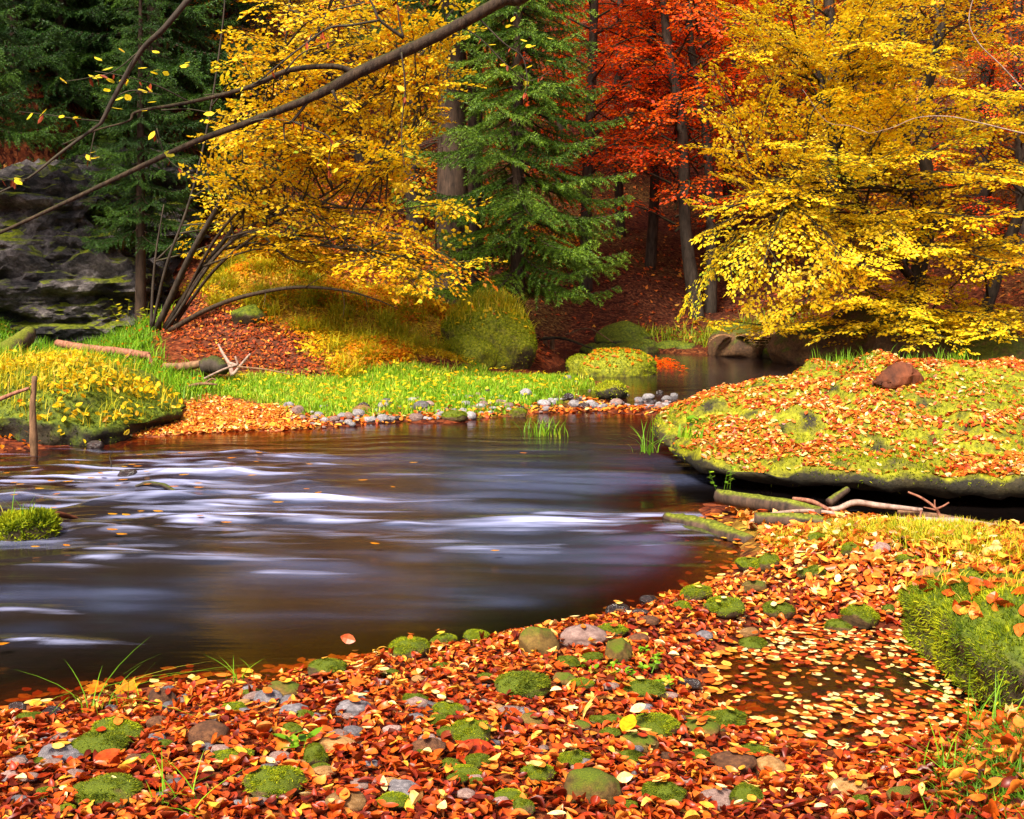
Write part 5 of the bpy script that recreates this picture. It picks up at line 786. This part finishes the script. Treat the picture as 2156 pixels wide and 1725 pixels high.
# ------------------------------------------------------------------ ground cover: fallen leaves, grass, small plants
def scatter(n, x0, x1, y0, y1, keep, R=rng):
    out = []; tot = 0
    while tot < n:
        p = np.c_[R.uniform(x0, x1, 20000), R.uniform(y0, y1, 20000)]; k = R.random(len(p)) < keep(p); out.append(p[k]); tot += k.sum()
        if len(out) > 400: break
    return np.concatenate(out)[:n]
def ground_normal(p, e=.06):
    hx = (H(p+[e, 0])-H(p-[e, 0]))/(2*e); hy = (H(p+[0, e])-H(p-[0, e]))/(2*e); return nrm(np.c_[-hx, -hy, np.ones(len(p))])
FOOT = np.array(FOOT)
def clear(p):
    k = np.ones(len(p)); i = np.where(p[:, 1] < 8)[0]
    if len(i):
        d = ((p[i, None, 0]-FOOT[None, :, 0])/FOOT[None, :, 2])**2+((p[i, None, 1]-FOOT[None, :, 1])/FOOT[None, :, 3])**2; k[i] = np.where(d.min(1) < 1.05, .03, 1)
    return k
def litter(n, box, keep, mat, label, L=(.05, .09), tpl=LEAF_HI, tm=.5, ts=.25, tilt=.38, lift=.03, name='fallen_leaves', wet=False, tfun=None, curl=.7):
    p = scatter(n, *box, keep); z = H(p); N = ground_normal(p); n = len(p); a = rng.normal(0, 1, (n, 3)); nor = nrm(N+rng.normal(0, tilt, (n, 3))); ax = nrm(a-nor*(a*nor).sum(1, keepdims=True)); ll = rng.uniform(*L, n)
    t = rng.normal(tm, ts, n)+(tfun(p) if tfun else 0); mb = MB(); P3 = np.c_[p, np.maximum(z, .0)+rng.uniform(.003, lift, n)]-ax*ll[:, None]*.5
    leaves(mb, P3, ax, nor, ll, tpl, rng.uniform(.6, 1.1, n), rng.normal(.1, .6, n)*(curl/.7), rng.normal(.2, curl, n), np.clip(t, 0, 1)); return tag(mb.build(name, M[mat], smooth=True), label, 'leaves', kind='stuff')
inview = lambda p, m=.6: (np.abs(p[:, 0]) < .48*p[:, 1]+m)
def near(p): 
    h = Hs(p); return clear(p)*inview(p, 1.2)*sstep(.0, .03, h)*(1-.75*zone(p, Z_CORN, .2, .3, 7))*np.clip(3.6/p[:, 1], .3, 1)*((p[:, 0] < 1.2) | (p[:, 1] < 5.4) | (h > .05))
near2 = lambda p: near(p)*(p[:, 1] < 6.2)
litter(29000, (-3.4, 5.0, 2.3, 7.4), near, 'litter', 'red and orange beech leaves carpeting the near bank', (.026, .054), tm=.35, tilt=.22, curl=.8, ts=.24, tfun=lambda p: .10*(p[:, 1]-4.2)+.25*fbm(p*1.3, 5, 2))
litter(2600, (-2.6, 4.2, 2.5, 7.0), near, 'litter_dark', 'dark brown curled leaves among the red ones of the near bank', (.03, .058), LEAF_HI, .35, .25, .22, .03, curl=.9)
litter(1000, (-2.6, 4.2, 2.5, 7.0), near, 'litter', 'cream and yellow leaves lying on top of the red ones of the near bank', (.03, .055), LEAF_HI, .84, .10, .18, .05)
litter(45, (-2.0, 2.2, 2.6, 5.0), lambda p: clear(p)*inview(p, .2)*sstep(.02, .05, Hs(p)), 'litter', 'large lobed maple leaves among the beech leaves of the near bank', (.05, .085), LEAF_MAPLE, .58, .22, .3, .05)
R9 = np.random.default_rng(19); st_ = FOOT[(FOOT[:, 1] < 6.5) & (FOOT[:, 2] > .05)]; st_ = st_[R9.integers(0, len(st_), 150)]; n = len(st_); rr9 = R9.uniform(0, .65, (n, 1)); aa9 = R9.uniform(0, 6.28, n); P9 = np.c_[st_[:, :2]+rr9*st_[:, 2:4]*np.c_[np.cos(aa9), np.sin(aa9)], st_[:, 4]+st_[:, 5]*np.sqrt(1-rr9[:, 0]**2)+.012]; mb = MB()
leaves(mb, P9, np.c_[np.cos(aa9*3), np.sin(aa9*3), R9.normal(0, .2, n)], nrm(np.c_[np.cos(aa9)*rr9[:, 0]*.7, np.sin(aa9)*rr9[:, 0]*.7, np.ones(n)]), R9.uniform(.03, .055, n), LEAF_HI, R9.uniform(.7, 1.1, n), .2, .4, np.clip(R9.normal(.6, .28, n), 0, 1)); tag(mb.build('fallen_leaves', M['litter'], smooth=True), 'single leaves that came to rest on top of the near stones', 'leaves', kind='stuff')
# leaves on the pool
pool = lambda p: inview(p, .2)*sstep(.03, .0, Hs(p))*sstep(.55, .95, p[:, 0])*(p[:, 1] < 5.6)*(.15+.85*sstep(-.12, .15, fbm(p*2, 8, 3)))
p = scatter(1500, .4, 2.2, 3.4, 5.8, pool); n = len(p); mb = MB(); a = rng.uniform(0, 6.28, n); leaves(mb, np.c_[p, np.full(n, .004)+rng.uniform(0, .004, n)], np.c_[np.cos(a), np.sin(a), np.zeros(n)], nrm(np.c_[rng.normal(0, .06, (n, 2)), np.ones(n)]), rng.uniform(.028, .052, n), LEAF_MID, rng.uniform(.8, 1.1, n), .06, .15, np.clip(np.where(rng.random(n) < .3, rng.normal(.95, .05, n), rng.normal(.36, .2, n)), 0, 1))
tag(mb.build('floating_leaves', M['litter']), 'cream and red leaves floating flat on the still pool', 'leaves', kind='stuff')
# sunk and stranded leaves at the water's edge and drifting in the river
p = scatter(700, -3, 3, 3.8, 7.6, lambda p: inview(p)*sstep(-.16, -.02, Hs(p))*sstep(.05, .0, Hs(p))*(p[:, 0] < 1.6)); n = len(p); mb = MB(); a = rng.uniform(0, 6.28, n); leaves(mb, np.c_[p, np.maximum(H(p)+.01, -.08)], np.c_[np.cos(a), np.sin(a), np.zeros(n)], np.tile([0, 0, 1.], (n, 1)), rng.uniform(.05, .08, n), LEAF_MID, 1, .1, .2, rng.uniform(.3, .95, n)); tag(mb.build('sunken_leaves', M['litter']), 'orange leaves under the shallow water along the near bank', 'leaves', kind='stuff')
p = scatter(60, -4.6, 2, 4.4, 10.3, lambda p: inview(p, .1)*(Hs(p) < -.08)*(.03+np.exp(-((p[:, 0]+3.4)/1.6)**2-((p[:, 1]-8.3)/1.6)**2))); n = len(p); mb = MB(); a = rng.normal(0, .4, n); leaves(mb, np.c_[p, np.full(n, .05)], np.c_[np.cos(a), np.sin(a), np.zeros(n)], np.tile([0, 0, 1.], (n, 1)), rng.uniform(.05, .09, n), LEAF_MID, .8, .1, .2, rng.uniform(.5, .95, n)); tag(mb.build('drifting_leaves', M['orange']), 'scattered orange leaves drifting in the rapids', 'leaves', kind='stuff')
far_in = lambda p: inview(p, 1.5)
litter(4200, (-5, -1, 10.5, 15), lambda p: zone(p, Z_PINK, .15, .3, 4)*(Hs(p) > .005), 'litter', 'pinkish orange leaves heaped on the small beach across the river', (.03, .065), LEAF_MID, .68, .16, .3, .03)
litter(11000, (-7, 2.5, 14.5, 25), lambda p: far_in(p)*zone(p, Z_SLOPE, .4, .5, 2)*(.1+sstep(-.15, .15, fbm(p*1.3, 91, 3))), 'gold', 'yellow leaves spread over the grassy slope across the river', (.05, .09), LEAF_LO, .50, .26, .3, .10)
litter(7000, (-8, 2, 19, 30), lambda p: far_in(p)*sstep(1.2, 2.0, Hs(p))*sstep(-6.5, -4.5, p[:, 0]), 'orange', 'orange leaves strewn up the slope behind the many-stemmed tree', (.07, .12), LEAF_LO, .6, .25, .3, .08)
litter(2600, (-6, 0, 14.5, 22), lambda p: far_in(p)*zone(p, Z_SOIL, .3, .4, 3), 'litter_dark', 'dark red leaves on the bare soil under the golden beech', (.05, .09), LEAF_LO, .45, .25, .3, .04)
litter(1500, (-10, -2, 11, 21), lambda p: far_in(p)*zone(p, Z_LEFT, .3, .4, 1), 'orange', 'orange leaves in the grass of the left bank', (.06, .10), LEAF_LO, .4, .25, .3, .10)
litter(700, (-4, 4, 12.5, 17), lambda p: zone(p, Z_BAR, .2, .3, 5)*(Hs(p) > .01), 'gold', 'yellow leaves dotted over the bright grass bar', (.05, .09), LEAF_LO, .6, .2, .3, .14)
litter(900, (-3.5, 4, 11, 15), lambda p: sstep(.07, .02, Hs(p))*(Hs(p) > .0)*inview(p), 'litter', 'orange leaves along the stony edge of the gravel bar', (.05, .09), LEAF_MID, .6, .2, .3, .03)
litter(19000, (-16, 22, 19, 50), lambda p: far_in(p)*(1-zone(p, Z_SLOPE, .4, .5, 2))*(Hs(p) > .05)*np.clip(26/p[:, 1], .2, 1)*(.25+sstep(-.2, .15, fbm(p*.5, 70, 3))), 'litter_dark', 'rust-brown leaves covering the wooded slopes behind', (.09, .15), LEAF_LO, .46, .27, .3, .06)
litter(1500, (-10, -4.2, 9.3, 13), lambda p: (Hs(p) > .0)*1.0, 'orange', 'orange leaves on the low ground around the grassy left boulder', (.05, .09), LEAF_MID, .45, .25, .3, .04)
litter(650, (1.6, 3.0, 17.6, 21.5), lambda p: np.exp(-((p[:, 0]-2.25)/.65)**2-((p[:, 1]-19.7)/.9)**2), 'red', 'red leaves drifted together on the water beside the square boulder', (.07, .11), LEAF_LO, .55, .2, .1, .04)
litter(3400, (1.5, 6.5, 5.4, 8.2), lambda p: inview(p, 1.3)*(Hs(p) > .02), 'litter', 'orange and cream leaves between the logs at the foot of the huge boulder', (.05, .08), LEAF_MID, .68, .2, .4, .05)
def grass(n, box, keep, mat, label, L, lean, w, tm=.5, ts=.2, tfun=None, seg=3, name='grass'):
    p = scatter(n, *box, keep); n = len(p); mb = MB(); blades(mb, np.c_[p, H(p)-.01], rng.uniform(*L, n)*(.6+.8*np.clip(.5+fbm(p*1.8, 12, 2), 0, 1)), lean, w, np.clip(rng.normal(tm, ts, n)+(tfun(p) if tfun else 0), 0, 1), seg=seg); return tag(mb.build(name, M[mat]), label, 'grass', kind='stuff')
grass(30000, (-4, 4, 12.3, 18), lambda p: zone(p, Z_BAR, .25, .35, 5)*(Hs(p) > .005)*(.35+.65*sstep(-.15, .1, fbm(p*1.1, 14, 3))), 'grass', 'vivid green grass covering the gravel bar across the river', (.04, .13), .55, .009, .66, .2, lambda p: .4*fbm(p*.9, 15, 2), 2)
grass(6500, (-7, 2.6, 14.5, 24), lambda p: zone(p, Z_SLOPE, .4, .5, 2)*(.2+sstep(-.2, .15, fbm(p*.9, 16, 3))), 'drygrass', 'yellow-green tussock grass on the slope across the river', (.08, .22), 1.1, .009, .50, .2, lambda p: .7*fbm(p*.6, 17, 2), 2)
# arching tussocks
ct = scatter(150, -6, 1.5, 15, 23, lambda p: zone(p, Z_SLOPE, .3, .5, 2)); ct = ct[:90]; ci = rng.integers(0, len(ct), 9000); pt = ct[ci]+rng.normal(0, .08, (9000, 2)); mb = MB(); blades(mb, np.c_[pt, H(pt)-.01], rng.uniform(.15, .40, 9000), 1.3, .009, np.clip(rng.normal(.4, .2, 9000)+.5*fbm(ct[ci]*3, 92, 2), 0, 1)); tag(mb.build('tussock_grass', M['drygrass']), 'arching yellow and green tussocks on the slope across the river', 'grass', kind='stuff')
litter(9000, (-6, 1.5, 14.5, 22), lambda p: far_in(p)*zone(p, Z_SLOPE, .4, .5, 2)*sstep(-.05, .2, fbm(p*1.1, 93, 3)), 'orange', 'patches of orange leaves on the grassy slope across the river', (.05, .09), LEAF_LO, .6, .25, .3, .14)
grass(13000, (-11, -2, 11, 21), lambda p: inview(p, 1)*zone(p, Z_LEFT, .3, .4, 1), 'grass', 'green grass of the left bank below the outcrop', (.10, .30), .7, .010, .40, .2, lambda p: .5*fbm(p*.7, 18, 2), 2)
grass(6500, (1.5, 6, 5.4, 7.6), lambda p: zone(p, Z_MIDR, .25, .35, 6)*(p[:, 1] < 6.5), 'drygrass', 'short yellow-green grass on the right bank among the logs', (.05, .11), .7, .0045, .40, .25)
grass(5000, (.9, 2.6, 2.5, 4.4), lambda p: zone(p, Z_CORN, .15, .2, 7), 'grass', 'dark green mossy grass in the lower right corner', (.02, .08), .8, .0026, .12, .2)
litter(240, (.8, 2.4, 2.5, 4.2), lambda p: zone(p, Z_CORN, .15, .2, 7)*inview(p), 'litter', 'rust-red leaves on the grass of the lower right corner', (.035, .06), LEAF_HI, .45, .18, .5, .08)
grass(2600, (2, 16, 18.8, 24), lambda p: inview(p, 1)*(Hs(p) > .02)*sstep(.8, .1, Hs(p)), 'drygrass', 'brown-green undergrowth along the far waterline', (.12, .35), .9, .012, .05, .15, None, 2)
def tuft(x, y, n, L, label, mat='grass', lean=.9, w=.003, spread=.04, tm=.55, name='grass_tuft', d=None, z=None):
    q = hit(x, y) if d is None else D(x, y, d); q = np.array(q) if z is None else np.array([q[0], q[1], z]); p = q+np.c_[rng.normal(0, spread, n), rng.normal(0, spread, n), np.zeros(n)]; mb = MB(); blades(mb, p, rng.uniform(L*.5, L, n), lean, w, np.clip(rng.normal(tm, .2, n), 0, 1), seg=5); return tag(mb.build(name, M[mat], loc=q), label, 'grass', None)
tuft(195, 1502, 16, .30, 'long arching grass blades at the left near waterline', lean=1.3); tuft(490, 1440, 10, .16, 'small grass sprig on the near waterline left of the long mossy stone'); tuft(270, 1488, 8, .14, 'short grass sprig beside the dark round waterline stone')
tuft(2085, 1545, 26, .26, 'curling grass tuft beside the gap under the mossed block', lean=1.2, tm=.45); tuft(1990, 1640, 20, .18, 'thin grass tuft at the lower right edge of the pool', lean=1.0, tm=.4); tuft(840, 1375, 9, .13, 'sprig of grass growing behind the bright mossy waterline stone')
q = g_(1145, 915, 0); tuft(1145, 912, 60, .22, 'island of green grass standing in the river below the gravel bar', lean=.5, w=.006, spread=.12, d=q[1], z=.0); tuft(1362, 945, 22, .34, 'spiky green grass hanging off the left tip of the huge boulder', lean=1.1, w=.005, spread=.05, d=8.9, z=.22)
tuft(45, 1105, 12, .2, 'few grass blades on the bright green rock in the rapids', lean=.6, w=.004, d=g_(45, 1140, 0)[1]+.15, z=.12); tuft(1455, 905, 16, .14, 'leafy green herb on the left shoulder of the huge boulder', lean=.8, w=.014, spread=.05, d=8.9, z=.34); tuft(390, 1715, 14, .16, 'curved grass blades at the lower left edge', lean=1.2)
# small herbs, seedlings and ferns
def herb(x, y, n, L, label, mat='grass', cat='plant', stems=5, h=.10, spread=.07, tm=.55, name='herb', d=None, tpl=LEAF_MID):
    q = np.array(hit(x, y) if d is None else D(x, y, d)); R = np.random.default_rng(int(x*3+y)); mb = MB(); b = q+np.c_[R.normal(0, spread, stems), R.normal(0, spread, stems), np.zeros(stems)]; e = b+np.c_[R.normal(0, h*.3, stems), R.normal(0, h*.3, stems), R.uniform(h*.6, h, stems)]; twigs_fast(mb, b, e, .002, .001, .3)
    k = R.integers(0, stems, n); u = R.uniform(.3, 1, n); P_ = b[k]+(e[k]-b[k])*u[:, None]; a = R.uniform(0, 6.28, n); leaves(mb, P_, np.c_[np.cos(a), np.sin(a), R.normal(.2, .2, n)], nrm(R.normal(0, .3, (n, 3))+[0, 0, 1]), R.uniform(L*.6, L, n), tpl, .9, .2, .2, np.clip(R.normal(tm, .2, n), 0, .9)); return tag(mb.build(name, M[mat], loc=q), label, cat)
herb(1340, 1425, 130, .035, 'patch of small bright green herbs above the wide dark mossy stone', stems=14, spread=.10, h=.07); herb(1880, 1085, 90, .05, 'bright green herb clump by the pinkish arching branch', stems=10, h=.10); herb(633, 1600, 10, .075, 'green seedling with narrow leaves among the near leaves', stems=2, h=.09, spread=.015, tm=.4); herb(1508, 1035, 26, .05, 'little green fern hanging at the shaded corner of the huge boulder', stems=4, d=7.7, h=.18)
herb(300, 690, 60, .12, 'pale leafy shrublet at the foot of the outcrop', 'drygrass', stems=8, h=.5, spread=.25, tm=.4); herb(1455, 900, 22, .09, 'broad-leaved green plant on the left shoulder of the huge boulder', stems=5, h=.08, d=8.9)
M['fern'] = leafmat('withered_fern', [(0, (.25, .10, .03)), (.6, (.50, .28, .12)), (1, (.62, .42, .24))], .3, .6, .2, False)
def fern(x, y, d, L, n, label, R=np.random.default_rng(66)):
    q = D(x, y, d); mb = MB()
    for k in range(n):
        a = R.uniform(0, 6.28); dr = np.array([math.cos(a), math.sin(a)*.6, 0]); t = np.linspace(0, 1, 14); P_ = q+dr*(L*t)[:, None]+np.array([0, 0, 1.])*(L*(.75*t-.95*t*t))[:, None]; V, fs = tube_arrays(P_, np.linspace(.006, .002, 14), 3, False); mb.add(V, fs, .3)
        for sg in (1, -1):
            sd = np.array([-dr[1], dr[0], 0])*sg; leaves(mb, P_[2:], np.tile(nrm(sd)+dr*.4, (12, 1)), np.tile([0, 0, 1.], (12, 1)), L*.34*np.sin(np.pi*np.linspace(.25, .95, 12)), LEAF_LO, .55, 0., -.3, R.uniform(.3, 1, 12))
    return tag(mb.build('fern', M['fern'], loc=q), label, 'fern', 'withered ferns at the far water')
fern(1545, 712, 21.5, .5, 6, 'small withered fern left of the pale one at the far water edge'); fern(1615, 712, 21.2, .75, 9, 'largest pale withered fern at the far water edge'); fern(1660, 720, 21, .5, 6, 'withered fern beside the dark rounded boulder at the far water'); fern(2080, 700, 19.6, .7, 8, 'rusty fern at the right edge behind the huge boulder')
# single leaves that catch the eye
def one_leaf(x, y, L, tint, label, tpl=LEAF_HI, mat='litter', lift=.05, d=None, R=np.random.default_rng(88), nor=None, a=None):
    q = np.array(hit(x, y) if d is None else D(x, y, d))+[0, 0, lift]; mb = MB(); a = R.uniform(0, 6.28) if a is None else a; nn = nrm(np.array([[R.normal(0, .15), -.45+R.normal(0, .1), 1]]) if nor is None else np.array([nor], float)); ax = np.array([[math.cos(a), math.sin(a), 0]]); ax = nrm(ax-nn*(ax*nn).sum()); leaves(mb, q[None]-ax*L*.5, ax, nn, L, tpl, 1.0, .15, .25, tint); return tag(mb.build('fallen_leaf', M[mat], loc=q), label, 'leaf')
one_leaf(270, 1465, .11, .6, 'large orange maple leaf at the near waterline', LEAF_MAPLE, 'orange', .03); one_leaf(200, 1462, .09, .5, 'orange maple leaf in the water left of the larger one', LEAF_MAPLE, 'orange', .02); one_leaf(1322, 1632, .085, .35, 'yellow oval leaf lying on the biggest brown stone', LEAF_HI, 'gold', .16); one_leaf(1343, 1553, .06, .97, 'white round leaf on the wide bright mossy stone', LEAF_HI, 'litter', .10)
one_leaf(225, 1680, .075, .30, 'rust-coloured leaf lying on a mossy stone at lower left', LEAF_HI, 'litter', .12); one_leaf(240, 1705, .07, .98, 'cream leaf against the leaf-topped mossy stone', LEAF_HI, 'litter', .06, nor=(0, -1, .6)); one_leaf(733, 1393, .07, .35, 'red leaf upright on the long mossy waterline stone', LEAF_HI, 'litter', .10, nor=(0, -1, .5)); one_leaf(1315, 1672, .05, .95, 'cream heart-shaped leaf right of the biggest brown stone', LEAF_HI, 'litter', .05, nor=(0, -1, .5)); one_leaf(1005, 1597, .12, .18, 'dark red curled leaf below the ball of moss', LEAF_HI, 'litter', .03)
